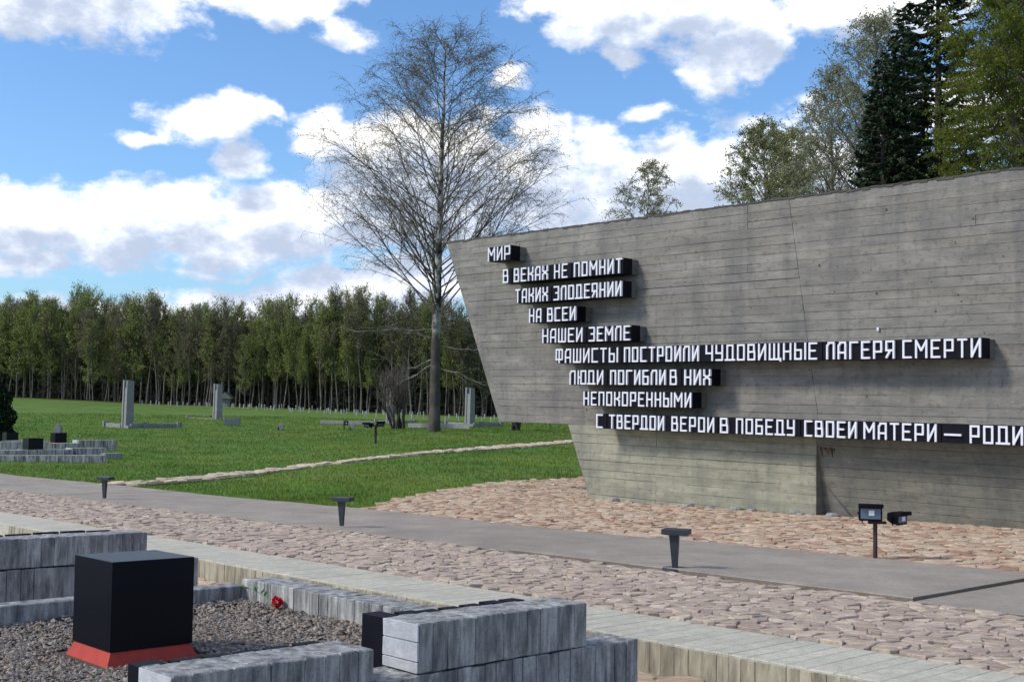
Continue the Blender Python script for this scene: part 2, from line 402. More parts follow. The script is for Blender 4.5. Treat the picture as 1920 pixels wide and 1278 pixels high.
# ------------------------------------------------------------------ irregular stone paving
def clip(poly, nx, ny, c):               # keep nx*x+ny*y <= c
    out = []; m = len(poly)
    for i in range(m):
        p = poly[i]; q = poly[(i + 1) % m]
        dp = nx * p[0] + ny * p[1] - c; dq = nx * q[0] + ny * q[1] - c
        if dp <= 0: out.append(p)
        if (dp < 0 < dq) or (dq < 0 < dp):
            t = dp / (dp - dq); out.append((p[0] + (q[0] - p[0]) * t, p[1] + (q[1] - p[1]) * t))
    return out
def cells(a0, a1, b0, b1, s, test, seed, sb=1.0):
    rs = random.Random(seed); na = int((a1 - a0) / s) + 1; nb = int((b1 - b0) / (s * sb)) + 1
    P = {}
    for i in range(-1, na + 1):
        for j in range(-1, nb + 1):
            P[i, j] = (a0 + (i + .5 + rs.uniform(-.46, .46)) * s, b0 + (j + .5 + rs.uniform(-.46, .46)) * s * sb)
    out = []
    for i in range(na):
        for j in range(nb):
            x, y = P[i, j]
            if not test(x, y): continue
            r = s * 2.2; poly = [(x - r, y - r), (x + r, y - r), (x + r, y + r), (x - r, y + r)]
            for di in (-2, -1, 0, 1, 2):
                for dj in (-2, -1, 0, 1, 2):
                    if (di or dj) and (i + di, j + dj) in P:
                        qx, qy = P[i + di, j + dj]; nx, ny = qx - x, qy - y
                        ln = math.hypot(nx, ny); nx /= ln; ny /= ln
                        poly = clip(poly, nx, ny, nx * (x + qx) / 2 + ny * (y + qy) / 2 - .004)
                        if len(poly) < 3: break
                if len(poly) < 3: break
            if len(poly) < 3: continue
            out.append(((x, y), poly))
    return out
def stone_mb(mb, c, poly, h, pal, drop=.0):
    hh = h + U(-.010, .009); ta, tb = U(-.09, .09), U(-.09, .09)
    pts = []
    for (a, b) in poly:
        pts.append((a + U(-.008, .008), b + U(-.008, .008)))
    tint = random.choice(pal); k = U(.84, 1.14); tint = tuple(q * k for q in tint)
    r0 = [W(a, b, -.02 - drop) for a, b in pts]
    def ring(f, dz):
        return [W(c[0] + (a - c[0]) * f, c[1] + (b - c[1]) * f, hh - drop + dz + (a - c[0]) * f * ta + (b - c[1]) * f * tb) for a, b in pts]
    r1 = ring(.99, -.007); r2 = ring(.90, 0)
    k_ = len(pts); fs = []
    for i in range(k_):
        j = (i + 1) % k_; fs += [(i, j, k_ + j, k_ + i), (k_ + i, k_ + j, 2 * k_ + j, 2 * k_ + i)]
    fs.append(tuple(range(2 * k_, 3 * k_)))
    mb.add(r0 + r1 + r2, fs, tint)
PAL1 = [(1.02, .97, .95), (1.1, 1.06, 1.0), (.96, .90, .88), (1.02, .95, .95), (1.12, 1.1, 1.04), (.93, .87, .87), (1.06, 1.02, .93)]
PAL2 = [(1.1, 1.0, .85), (1.2, 1.1, .94), (.95, .72, .60), (1.05, .86, .74), (1.2, 1.1, .95), (.84, .60, .49), (1.05, .98, .88), (1.25, 1.18, 1.05), (1.2, 1.08, .92)]
def boundary_b(a):                         # the lawn's edge towards the far stone paving
    pts = [(13.7, 18.7), (15.6, 20.3), (18.5, 21.8), (22.0, 23.2), (25.5, 23.8), (28, 24)]
    for (p, q) in zip(pts[:-1], pts[1:]):
        if a <= q[0]: return p[1] + (q[1] - p[1]) * (a - p[0]) / (q[0] - p[0])
    return 24
def far_test(a, b): return 13.86 < a < 26.5 and b < boundary_b(a) + .12 * math.sin(b * 9)
STRIP = []
def strip_pts():
    for p in ((222, 909), (330, 901), (440, 890), (590, 872), (742, 855), (900, 842), (1072, 828), (1160, 822)):
        g = G(*p); STRIP.append(AB(g.x, g.y))
strip_pts()
def strip_dist(a, b):
    best = 9
    for (p, q) in zip(STRIP[:-1], STRIP[1:]):
        dx, dy = q[0] - p[0], q[1] - p[1]; t = max(0, min(1, ((a - p[0]) * dx + (b - p[1]) * dy) / (dx * dx + dy * dy)))
        best = min(best, math.hypot(a - p[0] - t * dx, b - p[1] - t * dy))
    return best
def in_stone(a, b):
    return far_test(a, b) or strip_dist(a, b) < .62
def seen(a, b):
    p = W(a, b); return p.y > 1 and abs(p.x / p.y) < .56
def paving(name, cl, h, pal, drop=0.0, n_parts=290, sheet=None):
    root = sheet
    cl = [c for c in cl]
    def size(c):
        p = W(*c[0]); return -(sum(0 for _ in ()) + max(x[0] for x in c[1]) - min(x[0] for x in c[1])) / (p.y ** 1.0)
    inview = [c for c in cl if abs(W(*c[0]).x / W(*c[0]).y) < .43]
    rest0 = [c for c in cl if not abs(W(*c[0]).x / W(*c[0]).y) < .43]
    inview.sort(key=size)
    for c in inview[:n_parts]:
        mb = MB(); stone_mb(mb, c[0], c[1], h, pal, drop); mb.build('paving_stone', MT['stone'], root)
    mb = MB()
    for c in inview[n_parts:] + rest0: stone_mb(mb, c[0], c[1], h, pal, drop)
    o = mb.build('paving_stones', MT['stone'], root); o['kind'] = 'stuff'
def sheet(name, quads, h, m):
    mb = MB()
    for (a0, a1, b0, b1) in quads:
        st = 1.0; na = max(1, int((a1 - a0) / st)); nb = max(1, int((b1 - b0) / st))
        g = [[W(a0 + (a1 - a0) * i / na, b0 + (b1 - b0) * j / nb, h) for j in range(nb + 1)] for i in range(na + 1)]
        for i in range(na):
            for j in range(nb): mb.poly([g[i][j], g[i + 1][j], g[i + 1][j + 1], g[i][j + 1]])
    o = mb.build(name, m); return tag(o, kind='structure')
A_LIP, A_BT, A_P0, A_P1, A_WALL = 7.1, 8.05, 10.7, 13.8, 20.6
# near band of stones
s1 = sheet('stone_paving', [(A_BT, A_P0, -6, 42)], .0, MT['joint'])
paving('near', cells(A_BT, A_P0, -4, 40, 0.128, lambda a, b: A_BT + .03 < a < A_P0 - .03 and seen(a, b), 5, 1.35), .030, PAL1, sheet=s1)
def far_sheet():
    mb = MB(); n = 26
    aa = np.linspace(13.8, 26.5, n)
    for a0, a1 in zip(aa[:-1], aa[1:]):
        for k in range(26):
            def B(a, k): return -2 + (boundary_b(a) + .05 + 2) * k / 26
            mb.poly([W(a0, B(a0, k), 0), W(a1, B(a1, k), 0), W(a1, B(a1, k + 1), 0), W(a0, B(a0, k + 1), 0)])
    return tag(mb.build('stone_apron', MT['joint']), kind='structure')
s2 = far_sheet()
paving('far', cells(A_P1, 26.5, -2, 24.5, .17, lambda a, b: far_test(a, b) and seen(a, b), 6, 1.3), .034, PAL2, sheet=s2)
def strip_build():
    mb = MB(); P = STRIP
    for (p, q) in zip(P[:-1], P[1:]):
        n = 8
        for k in range(n):
            def pt(t, s):
                dx, dy = q[0] - p[0], q[1] - p[1]; l = math.hypot(dx, dy)
                return W(p[0] + dx * t - dy / l * s, p[1] + dy * t + dx / l * s, .003)
            mb.poly([pt(k / n, -.5), pt((k + 1) / n, -.5), pt((k + 1) / n, .5), pt(k / n, .5)])
    s3 = tag(mb.build('stone_strip', MT['joint']), kind='structure')
    a0 = min(p[0] for p in P) - 1; a1 = max(p[0] for p in P) + 1; b0 = min(p[1] for p in P) - 1; b1 = max(p[1] for p in P) + 1
    cl = cells(a0, a1, b0, b1, .36, lambda a, b: strip_dist(a, b) < .52, 8)
    paving('strip', cl, .055, [(1.2, 1.15, 1.05), (1.25, 1.2, 1.08), (1.05, .98, .88), (1.3, 1.25, 1.12)], sheet=s3)
strip_build()
blade_field()

# ------------------------------------------------------------------ path of cast slabs
def build_path():
    root = thing('path', None, None); root['kind'] = 'structure'
    def bAt(px, py):
        g = G(px, py); return AB(g.x, g.y)[1]
    js = [-6, bAt(1723, 1130), bAt(1008, 1033), bAt(640, 1005), 22, 26.5, 31, 36, 42]
    js = sorted(set([round(j, 3) for j in js])); 
    for k, (b0, b1) in enumerate(zip(js[:-1], js[1:])):
        mb = MB(); hl = .062 if k == 1 else (.03 if k == 0 else U(.026, .036))
        n = max(2, int((b1 - b0) / .6)); bb = [b0 + .008 + (b1 - b0 - .016) * i / n for i in range(n + 1)]
        aa = [A_P0, A_P0 + .01, A_P0 + .8, A_P0 + 1.6, A_P0 + 2.4, A_P1 - .01, A_P1]
        e0 = [U(-.012, .012) for _ in bb]; e1 = [U(-.02, .02) for _ in bb]
        P = [[None] * len(bb) for _ in aa]
        for i, a in enumerate(aa):
            for j, b in enumerate(bb):
                ax = a + (e0[j] if i < 2 else (e1[j] if i > 4 else 0))
                hh = hl + U(-.002, .002); hh -= .008 if i in (0, len(aa) - 1) else 0
                P[i][j] = W(ax, b, hh)
        for i in range(len(aa) - 1):
            for j in range(len(bb) - 1): mb.poly([P[i][j], P[i + 1][j], P[i + 1][j + 1], P[i][j + 1]])
        def skirt(row):
            for p, q in zip(row[:-1], row[1:]):
                mb.poly([p, q, q + Vector((0, 0, -.12)), p + Vector((0, 0, -.12))], (.62, .6, .55))
        skirt(P[0]); skirt(P[-1]); skirt([P[i][0] for i in range(len(aa))]); skirt([P[i][-1] for i in range(len(aa))])
        k_ = U(.93, 1.06)
        mb.t = [tuple(c * k_ for c in t) for t in mb.t]
        mb.build('paving_slab', MT['path'], root)
build_path()

# ------------------------------------------------------------------ concrete border, sunken floor
def ribbed(root, a0, a1, b0, b1, h0, h1, axis, pitch, m, name='board_rib', jit=.0025, proud=.004, tintf=None, gap=.002):
    """cast blocks whose board marks run across: one slice per board"""
    L0, L1 = (a0, a1) if axis == 'a' else (b0, b1)
    n = max(1, round((L1 - L0) / pitch)); xs = [L0 + (L1 - L0) * i / n for i in range(n + 1)]
    for i in range(1, n): xs[i] += U(-.14, .14) * pitch
    for p, q in zip(xs[:-1], xs[1:]):
        e = U(-proud, proud); k = U(.86, 1.1); k = .5 + .5 * k; t = (k, k, k) if tintf is None else tintf(p)
        mb = MB()
        if axis == 'a': bx = (p + gap, q - gap, b0 - e, b1 + e)
        else: bx = (a0 - e, a1 + e, p + gap, q - gap)
        mb.bbox(bx[0], bx[1], bx[2], bx[3], h0, h1 + e * .7, .006, t, jit, M=lambda v: W(v.x, v.y, v.z))
        mb.build(name, m, root)
def border():
    root = thing('concrete_border', None, None); root['kind'] = 'structure'
    bs = -3.0; segs = []
    ribbed(root, A_LIP, A_BT, -3.0, 19.0, -.30, .012, 'b', .17, MT['border'], proud=.0012, jit=.001, gap=.001, tintf=lambda p: (lambda k: (k, k, k))(U(.97, 1.03)))
    mb = MB(); mb.bbox(A_LIP, A_BT, 19.0, 40, -.3, .012, .006, (1, 1, 1), M=lambda v: W(v.x, v.y, v.z)); mb.build('border_slab', MT['border'], root)
    # cast face under the edge
    n = 150; b = -3.0
    while b < 19:
        w = .115 + U(-.02, .02); e = U(.004, .012); k = U(.8, 1.1)
        mb = MB(); mb.bbox(A_LIP - .01 - e, A_LIP - .0035, b + .002, b + w - .002, -.29, -.004, .004, (k, k, k * .97), .002, M=lambda v: W(v.x, v.y, v.z))
        mb.build('board_rib', MT['lip'], root); b += w
border()
s4 = sheet('sunken_floor', [(-3, A_LIP + .05, 2, 42)], -.235, MT['joint'])
paving('sunk', cells(5.9, A_LIP, 2, 16, .23, lambda a, b: a < A_LIP - .08, 11, 1.1), .03, [(1.1, .95, .8), (1.2, 1.05, .9), (1.0, .85, .72)], drop=.235, sheet=s4, n_parts=120)
paving_b = cells(.0, 5.9, 9.7, 11.1, .23, lambda a, b: True, 12, 1.1)
mbx = MB()
for c in paving_b: stone_mb(mbx, c[0], c[1], .03, [(1.1, .95, .8)], .235)
o = mbx.build('paving_stones', MT['stone'], s4); o['kind'] = 'stuff'

# ------------------------------------------------------------------ memorial bed
def ws(a, b, h): return W(a, b, h)
def ray_a(px, py, a):
    b, z = on_plane_a(px, py, a); return Vector((a * RX - b * RY, a * RY + b * RX, z))
def memorial():
    base = W(3.5, 5.2, -.22)
    # long front kerb with the two cast blocks on it
    k1 = thing('concrete_kerb', 'long low ribbed concrete kerb carrying two cast blocks, nearest at the bottom edge', 'kerb', base)
    ribbed(k1, -.6, 5.97, 5.09, 5.42, -.22, .255, 'a', .105, MT['block'], proud=.006)
    b2 = thing('concrete_block', 'taller streaked concrete block with bright end, right of the two on the front kerb', 'block', W(4.8, 5.25, .262), group='cast concrete blocks lying on the kerbs')
    ribbed(b2, 4.13, 5.48, 5.09, 5.41, .264, .537, 'a', .102, MT['block'], proud=.003)
    mb = MB()
    for (h0, h1) in ((.268, .325), (.33, .432), (.437, .533)):
        mb.bbox(4.118, 4.129, 5.093, 5.407, h0, h1, .002, (1.2, 1.2, 1.2), .001, M=lambda v: W(v.x, v.y, v.z))
    mb.build('end_face', MT['blocktop'], b2)
    b1 = thing('concrete_block', 'lower long concrete block with pale top, left of the two on the front kerb', 'block', W(3.2, 5.25, .262), group='cast concrete blocks lying on the kerbs')
    ribbed(b1, 2.66, 3.82, 5.09, 5.42, .264, .44, 'a', .102, MT['block'], proud=.003)
    mb = MB(); mb.bbox(2.65, 2.659, 5.093, 5.417, .268, .436, .002, (1.2, 1.2, 1.2), .001, M=lambda v: W(v.x, v.y, v.z)); mb.build('end_face', MT['blocktop'], b1)
    def slabs(label, a0, a1, b0, b1, h0, h1, n):
        t = thing('black_panel_row', label, 'panel row', W((a0 + a1) / 2, b0, h0), group='rows of black panels behind the cast blocks')
        for i in range(n):
            p = a0 + (a1 - a0) * i / n; q = a0 + (a1 - a0) * (i + 1) / n
            mb = MB(); mb.bbox(p + .004, q - .035, b0, b1 if i == 0 else b0 + (b1 - b0) * .55, h0, h1 + U(-.004, .006), .003, (1, 1, 1), .001, M=lambda v: W(v.x, v.y, v.z)); mb.build('black_panel', MT['black'], t)
    slabs('row of black panels just behind the taller block on the front kerb', 4.13, 5.3, 5.435, 5.63, -.1, .53, 7)
    slabs('row of black panels just behind the lower block on the front kerb', 2.66, 3.75, 5.435, 5.56, -.1, .435, 6)
    slabs('row of black panels behind the cast block of the next bed', 2.9, 5.3, 11.46, 11.58, -.1, .553, 9)
    # right kerb of the bed
    k2 = thing('concrete_kerb', 'ribbed light concrete kerb beside the red flower, closing the gravel bed on the right', 'kerb', W(5.76, 7.4, -.22))
    ribbed(k2, 5.6, 5.92, 5.64, 9.46, -.22, .24, 'b', .125, MT['block'], proud=.004, tintf=lambda p: (lambda k: (k * 1.05, k * 1.05, k * 1.02))(U(.95, 1.25)))
    k3 = thing('concrete_kerb', 'smooth low concrete kerb behind the black cube', 'kerb', W(3, 9.45, -.22))
    for (p, q) in ((-.5, 2.35), (2.36, 4.4), (4.41, 5.595)):
        mb = MB(); mb.bbox(p, q, 9.40, 9.60, -.22, .19, .008, (.95, .95, .95), .003, M=lambda v: W(v.x, v.y, v.z)); mb.build('kerb_stone', MT['block'], k3)
    k4 = thing('concrete_kerb', 'ribbed concrete kerb of the next bed, behind the black cube on the left', 'kerb', W(3, 11.2, -.22))
    ribbed(k4, -1.5, 6.05, 11.1, 11.43, -.22, .255, 'a', .13, MT['block'], proud=.006)
    b3 = thing('concrete_block', 'long ribbed concrete block on the far kerb at the left edge, above the black cube', 'block', W(4, 11.25, .262), group='cast concrete blocks lying on the kerbs')
    ribbed(b3, 1.4, 5.48, 11.1, 11.43, .27, .545, 'a', .13, MT['block'], proud=.003)
    # gravel
    gb = tag(sheet('gravel_bed', [(-.6, 5.6, 5.42, 9.4)], .0, MT['gravelbed']), kind='structure')
    rs = np.random.RandomState(5)
    oct_ = np.array([(1, 0, 0), (-1, 0, 0), (0, 1, 0), (0, -1, 0), (0, 0, 1), (0, 0, -1), ], dtype=float)
    of = [(0, 2, 4), (2, 1, 4), (1, 3, 4), (3, 0, 4), (2, 0, 5), (1, 2, 5), (3, 1, 5), (0, 3, 5)]
    mb = MB(); n = 0
    while n < 19000:
        a, b = rs.uniform(1.2, 5.6), rs.uniform(5.6, 9.4)
        p = W(a, b)
        if abs(p.x / p.y) > .46: continue
        if 3.4 < a < 4.2 and 7.5 < b < 8.3: continue
        n += 1
        edge = min(5.6 - a, 9.4 - b); up = .05 * max(0, 1 - edge / .5) + .012 * math.sin(a * 5) * math.cos(b * 4)
        r = rs.uniform(.010, .024) * (1.5 if rs.rand() < .06 else 1); sc = np.array([r * rs.uniform(.8, 1.4), r * rs.uniform(.7, 1.2), r * rs.uniform(.5, .9)])
        v = oct_ * sc * rs.uniform(.75, 1.25, (6, 1)); an = rs.rand() * 6.28; c, s = math.cos(an), math.sin(an); tl = rs.uniform(-.6, .6)
        ct, st = math.cos(tl), math.sin(tl); v = v @ np.array([[c, s, 0], [-s, c, 0], [0, 0, 1]]) @ np.array([[1, 0, 0], [0, ct, st], [0, -st, ct]])
        q = np.array((p.x, p.y, p.z + up + rs.uniform(-.002, .016)))
        k = rs.uniform(.55, 1.35); wm = rs.uniform(.9, 1.1)
        mb.add((v + q).tolist(), of, (k * wm, k, k / wm))
    o = mb.build('gravel', MT['gravel'], gb, smooth=False); o['kind'] = 'stuff'
    # raised gravel floor near edges is left to the stones themselves
    # cube on its red base
    cb = thing('memorial_cube', 'large black granite cube on a flared red base in the gravel', 'cube', W(3.77, 7.89, 0))
    a0, b0 = 3.493, 7.565; s = .6
    mb = MB(); mb.bbox(a0, a0 + s, b0, b0 + s, .095, .693, .003, M=lambda v: W(v.x, v.y, v.z)); mb.build('cube_body', MT['cube'], cb)
    mb = MB()
    r0 = [W(a, b, -.03) for a, b in ((a0 - .045, b0 - .045), (a0 + s + .045, b0 - .045), (a0 + s + .045, b0 + s + .045), (a0 - .045, b0 + s + .045))]
    r1 = [W(a, b, .092) for a, b in ((a0 + .01, b0 + .01), (a0 + s - .01, b0 + .01), (a0 + s - .01, b0 + s - .01), (a0 + .01, b0 + s - .01))]
    mb.prism(r0, r1); mb.build('red_base', MT['red'], cb)
    # flower
    fp = ray_a(519, 1131, 5.53); fl = thing('red_flower', 'red carnation with green stem lying on the gravel by the ribbed kerb', 'flower', fp)
    e = ray_a(446, 1097, 5.36)
    mb = MB(); pts = []
    for i in range(9):
        t = i / 8; p = fp.lerp(e, t); p.z += .015 * math.sin(t * 3.1) + .01; pts.append(p)
    mb.tube(pts, [.0035] * 9, 5); mb.build('stem', MT['stem'], fl)
    rr = random.Random(2)
    for i in range(7):
        p = fp.lerp(e, .12 + .1 * i); d = Vector((rr.uniform(-1, 1), rr.uniform(-1, 1), rr.uniform(.2, 1))).normalized() * .07
        sd = Vector((.012, .006, 0)); p = p + Vector((0, 0, .012)); mb = MB(); mb.poly([p, p + d * .5 + sd, p + d, p + d * .5 - sd]); mb.build('leaf', MT['stem'], fl)
    mb = MB(); c = fp + Vector((0, 0, .01))
    for i in range(70):
        th = rr.uniform(0, 6.28); ph = math.acos(rr.uniform(-.8, 1)); d = Vector((math.sin(ph) * math.cos(th), math.sin(ph) * math.sin(th), math.cos(ph)))
        u = d.orthogonal().normalized(); v = d.cross(u); R = .052 * rr.uniform(.7, 1.05); w = .017
        q = [c + d * R * .35, c + d * R + u * w + v * w * .4, c + d * R * 1.12 + v * w * rr.uniform(-.5, .5), c + d * R - u * w + v * w * .2]
        k = rr.uniform(.6, 1.3); mb.poly(q, (k, k, k))
    mb.build('petals', MT['petal'], fl)
memorial()

# ------------------------------------------------------------------ the great wall
GL = {
 'М': [(0,0,0,1),(0,1,.5,.4),(.5,.4,1,1),(1,1,1,0)], 'И': [(0,0,0,1),(0,0,1,1),(1,1,1,0)],
 'Р': [(0,0,0,1),(0,1,1,1),(1,1,1,.38),(1,.38,0,.38)], 'В': [(0,0,0,1),(0,1,.9,1),(.9,1,.9,.52),(0,.52,1,.52),(1,.52,1,0),(1,0,0,0)],
 'Е': [(0,0,0,1),(0,1,1,1),(0,.52,.8,.52),(0,0,1,0)], 'К': [(0,0,0,1),(0,.5,.55,.5),(.55,.5,1,.66),(1,.62,1,1),(.55,.5,1,.34),(1,.38,1,0)],
 'А': [(0,0,0,.82),(0,.78,.3,1),(.22,1,1,1),(1,1,1,0),(0,.36,1,.36)], 'Х': [(0,1,0,.64),(0,.66,1,.34),(0,.34,1,.66),(1,.64,1,1),(0,.36,0,0),(1,.36,1,0)],
 'Н': [(0,0,0,1),(1,0,1,1),(0,.5,1,.5)], 'П': [(0,0,0,1),(0,1,1,1),(1,1,1,0)], 'О': [(0,0,0,1),(0,1,1,1),(1,1,1,0),(1,0,0,0)],
 'Т': [(0,1,1,1),(.5,1,.5,0)], 'З': [(0,1,1,1),(1,1,1,0),(.42,.52,1,.52),(0,0,1,0)], 'Л': [(0,0,0,.82),(0,.78,.3,1),(.22,1,1,1),(1,1,1,0)],
 'Д': [(.12,.05,.12,1),(.12,1,.88,1),(.88,1,.88,.05),(-.12,.0,1.12,.0)], 'Я': [(1,0,1,1),(1,1,0,1),(0,1,0,.45),(0,.45,1,.45),(.55,.45,0,0)],
 'С': [(0,0,0,1),(0,1,1,1),(0,0,1,0)], 'Ш': [(0,0,0,1),(.5,0,.5,1),(1,0,1,1),(0,0,1,0)], 'Щ': [(0,0,0,1),(.46,0,.46,1),(.92,0,.92,1),(0,0,1.12,0),(1.12,-.1,1.12,.03)],
 'Ф': [(0,.22,0,1),(0,1,1,1),(1,1,1,.22),(1,.22,0,.22),(.5,0,.5,1)], 'Ы': [(0,0,0,1),(0,.58,.62,.58),(.62,.58,.62,0),(0,0,.62,0),(1.05,0,1.05,1)],
 'Ч': [(0,1,0,.48),(0,.48,1,.48),(1,0,1,1)], 'У': [(0,1,0,.48),(0,.48,1,.48),(1,0,1,1),(0,0,1,0)], 'Г': [(0,0,0,1),(0,1,1,1)],
 'Ю': [(0,0,0,1),(0,.5,.42,.5),(.42,0,.42,1),(.42,1,1.1,1),(1.1,1,1.1,0),(.42,0,1.1,0)], 'Б': [(0,0,0,1),(0,1,.9,1),(0,.55,1,.55),(1,.55,1,0),(1,0,0,0)],
 '—': [(0,.42,1,.42)]}
GW = {'М': 1.3, 'Ш': 1.3, 'Щ': 1.4, 'Ы': 1.35, 'Ю': 1.3, 'Ф': 1.2, 'Д': 1.15, '—': 1.0}
LINES = [
 ((916,464.5,489.5,957,460,486.5), [('МИР',916,957)]),
 ((944,506,530,1166,483,512.5), [('В',944,954),('ВЕКАХ',964.5,1028),('НЕ',1040,1065),('ПОМНИТ',1077,1167)]),
 ((967,542,567,1165,527,556), [('ТАКИХ',967,1028),('ЗЛОДЕЯНИИ',1039,1166)]),
 ((993,578.3,604,1080,575,601), [('НА',993,1016),('ВСЕИ',1027,1080)]),
 ((1018,616,643,1182,610.5,637.5), [('НАШЕИ',1018,1093),('ЗЕМЛЕ',1105,1182)]),
 ((1043,653.6,680,1840,634.2,670.3), [('ФАШИСТЫ',1043,1159),('ПОСТРОИЛИ',1171,1311),('ЧУДОВИЩНЫЕ',1324,1533),('ЛАГЕРЯ',1550,1678),('СМЕРТИ',1693,1840)]),
 ((1069,695,722,1332,691,720), [('ЛЮДИ',1069,1132),('ПОГИБЛИ',1145,1249),('В',1257,1270),('НИХ',1284,1333)]),
 ((1095,734.5,761,1297,734.5,762), [('НЕПОКОРЕННЫМИ',1095,1297)]),
 ((1119,776,802,1917,799,834), [('С',1119,1131),('ТВЕРДОИ',1143,1246),('ВЕРОИ',1260,1340),('В',1351,1366),('ПОБЕДУ',1381,1491),('СВОЕИ',1509,1607),('МАТЕРИ',1620,1757),('—',1771,1803),('РОДИ',1819,1919)]),
]
def wall():
    AW = A_WALL; AT = AW - .55
    bTL, zT = on_plane_a(838, 455, AW); zT2 = on_plane_a(1915, 316, AW)[1]; zT = (zT + zT2) / 2
    bK, zK = on_plane_a(940, 791, AW); bN, zN = on_plane_a(1064, 794, AW); zK = (zK + zN) / 2
    bB, zB = on_plane_a(1106, 940, AW); bJ = on_plane_a(1531, 900, AW)[0]; zJ = on_plane_a(1532, 824, AW)[1]
    zG = zB - .25; bR = -1.0
    base = Vector((W(AW, 10, 0).x, W(AW, 10, 0).y, zG))
    root = thing('memorial_wall', 'huge overhanging board-marked concrete wall carrying a white inscription on black beams', 'wall', base)
    P = lambda a, b, z: Vector((a * RX - b * RY, a * RY + b * RX, z))
    def left(z):
        if z >= zK: return bK + (bTL - bK) * (z - zK) / (zT - zK)
        return bB + (bN - bB) * (z - zB) / (zN - zB)
    def rec(b, z):                       # lower right part falls back
        if b < bJ - 1e-6 and z < zJ: return .36 * (zJ - z) / (zJ - zB)
        return 0.0
    # core: three solid pieces, set just behind the board faces
    c0 = .012; TH = .75
    mb = MB()
    ov = .10
    mb.prism([P(AW + c0, bR, zK), P(AW + c0, bK + ov, zK), P(AW + c0, bTL + .02, zT), P(AW + c0, bR, zT)],
             [P(AW + TH, bR, zK), P(AW + TH, bK + ov, zK), P(AW + TH, bTL + .02, zT), P(AW + TH, bR, zT)], (1, 1, 1))
    mb.build('wall_slab', MT['wall'], root)
    mb = MB(); zz = zK - .003
    mb.prism([P(AW + c0, bJ, zG), P(AW + c0, left(zG), zG), P(AW + c0, left(zz), zz), P(AW + c0, bJ, zz)],
             [P(AW + TH, bJ, zG), P(AW + TH, left(zG), zG), P(AW + TH, left(zz), zz), P(AW + TH, bJ, zz)])
    mb.build('pedestal', MT['wall'], root)
    mb = MB(); bj = bJ - .003
    zjj = min(zJ, zz)
    mb.prism([P(AW + c0 + rec(bj - 1, zG), bR, zG), P(AW + c0 + rec(bj - 1, zG), bj, zG), P(AW + c0, bj, zjj), P(AW + c0, bR, zjj)],
             [P(AW + TH, bR, zG), P(AW + TH, bj, zG), P(AW + TH, bj, zjj), P(AW + TH, bR, zjj)])
    mb.build('recessed_base', MT['wall'], root)
    # sloping facet in the recess
    mb = MB(); bo = bJ - 1.02
    ff = [P(AW + c0 + .16, bj - .16, zJ - .5 * (zJ - zG)), P(AW + c0 + .36, bj - .36, zG), P(AW + .30, bo, zG)]
    bk = [p + Vector((RX, RY, 0)) * .3 for p in ff]
    mb.prism(ff[::-1], bk[::-1], (.75, .75, .82)); mb.build('corner_facet', MT['wall'], root)
    # board courses
    zs = [zK]; 
    while zs[-1] < zT - .12: zs.append(zs[-1] + .188 * U(.86, 1.14))
    zs[-1] = zT
    lo = [zK]
    while lo[-1] > zG + .1: lo.append(lo[-1] - .2 * U(.85, 1.15))
    zs = lo[::-1] + zs[1:]
    def joint_b(z):                       # slanting pour joint
        b0, z0 = on_plane_a(1480, 378, AW); b1, z1 = on_plane_a(1535, 790, AW)
        return b0 + (b1 - b0) * (z - z0) / (z1 - z0)
    rs = random.Random(4)
    for z0, z1 in zip(zs[:-1], zs[1:]):
        zm = (z0 + z1) / 2
        inset = .0 if zm > on_plane_a(865, 545, AW)[1] else (.13 if zm > zK else .03)
        cuts = []
        if zm > zK:
            jb = joint_b(zm); xs = [('L', None)]
            inner = [jb]
            # butt joints of single boards
            if rs.random() < .2: inner.append(rs.uniform(jb + .8, left(zm) - 1.0))
            if rs.random() < .2: inner.append(rs.uniform(2.5, jb - .8))
            if zm > zT - .55: inner.append(on_plane_a(1402, 390, AW)[0]); inner.append(on_plane_a(968, 450, AW)[0])
        else:
            inner = [bJ]
            if rs.random() < .4: inner.append(rs.uniform(1.5, bJ - 1))
            if zm < zJ + .05: inner.append(on_plane_a(1230, 900, AW)[0])
        inner = sorted(set(inner), reverse=True)
        edges = inner + [bR]
        for k in range(len(edges)):
            g = .004
            def LB(z, k=k):
                if k == 0: return left(z) - inset
                e = edges[k - 1]; 
                if zm > zK and abs(e - joint_b(zm)) < 1e-6: return joint_b(z) - g
                return e - g
            def RB(z, k=k):
                e = edges[k]
                if zm > zK and abs(e - joint_b(zm)) < 1e-6: return joint_b(z) + g
                return e + g
            gz = rs.choice((.0012, .002, .003, .005, .008, .011)); y0, y1 = z0 + gz * .5, z1 - gz * .5
            pr = rs.uniform(.0, .011); tl = rs.uniform(-.004, .004)
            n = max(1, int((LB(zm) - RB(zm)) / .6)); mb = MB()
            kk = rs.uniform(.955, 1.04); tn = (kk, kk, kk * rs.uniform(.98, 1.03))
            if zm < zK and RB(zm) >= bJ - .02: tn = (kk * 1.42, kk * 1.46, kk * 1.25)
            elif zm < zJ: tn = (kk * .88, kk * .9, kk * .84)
            rows = []
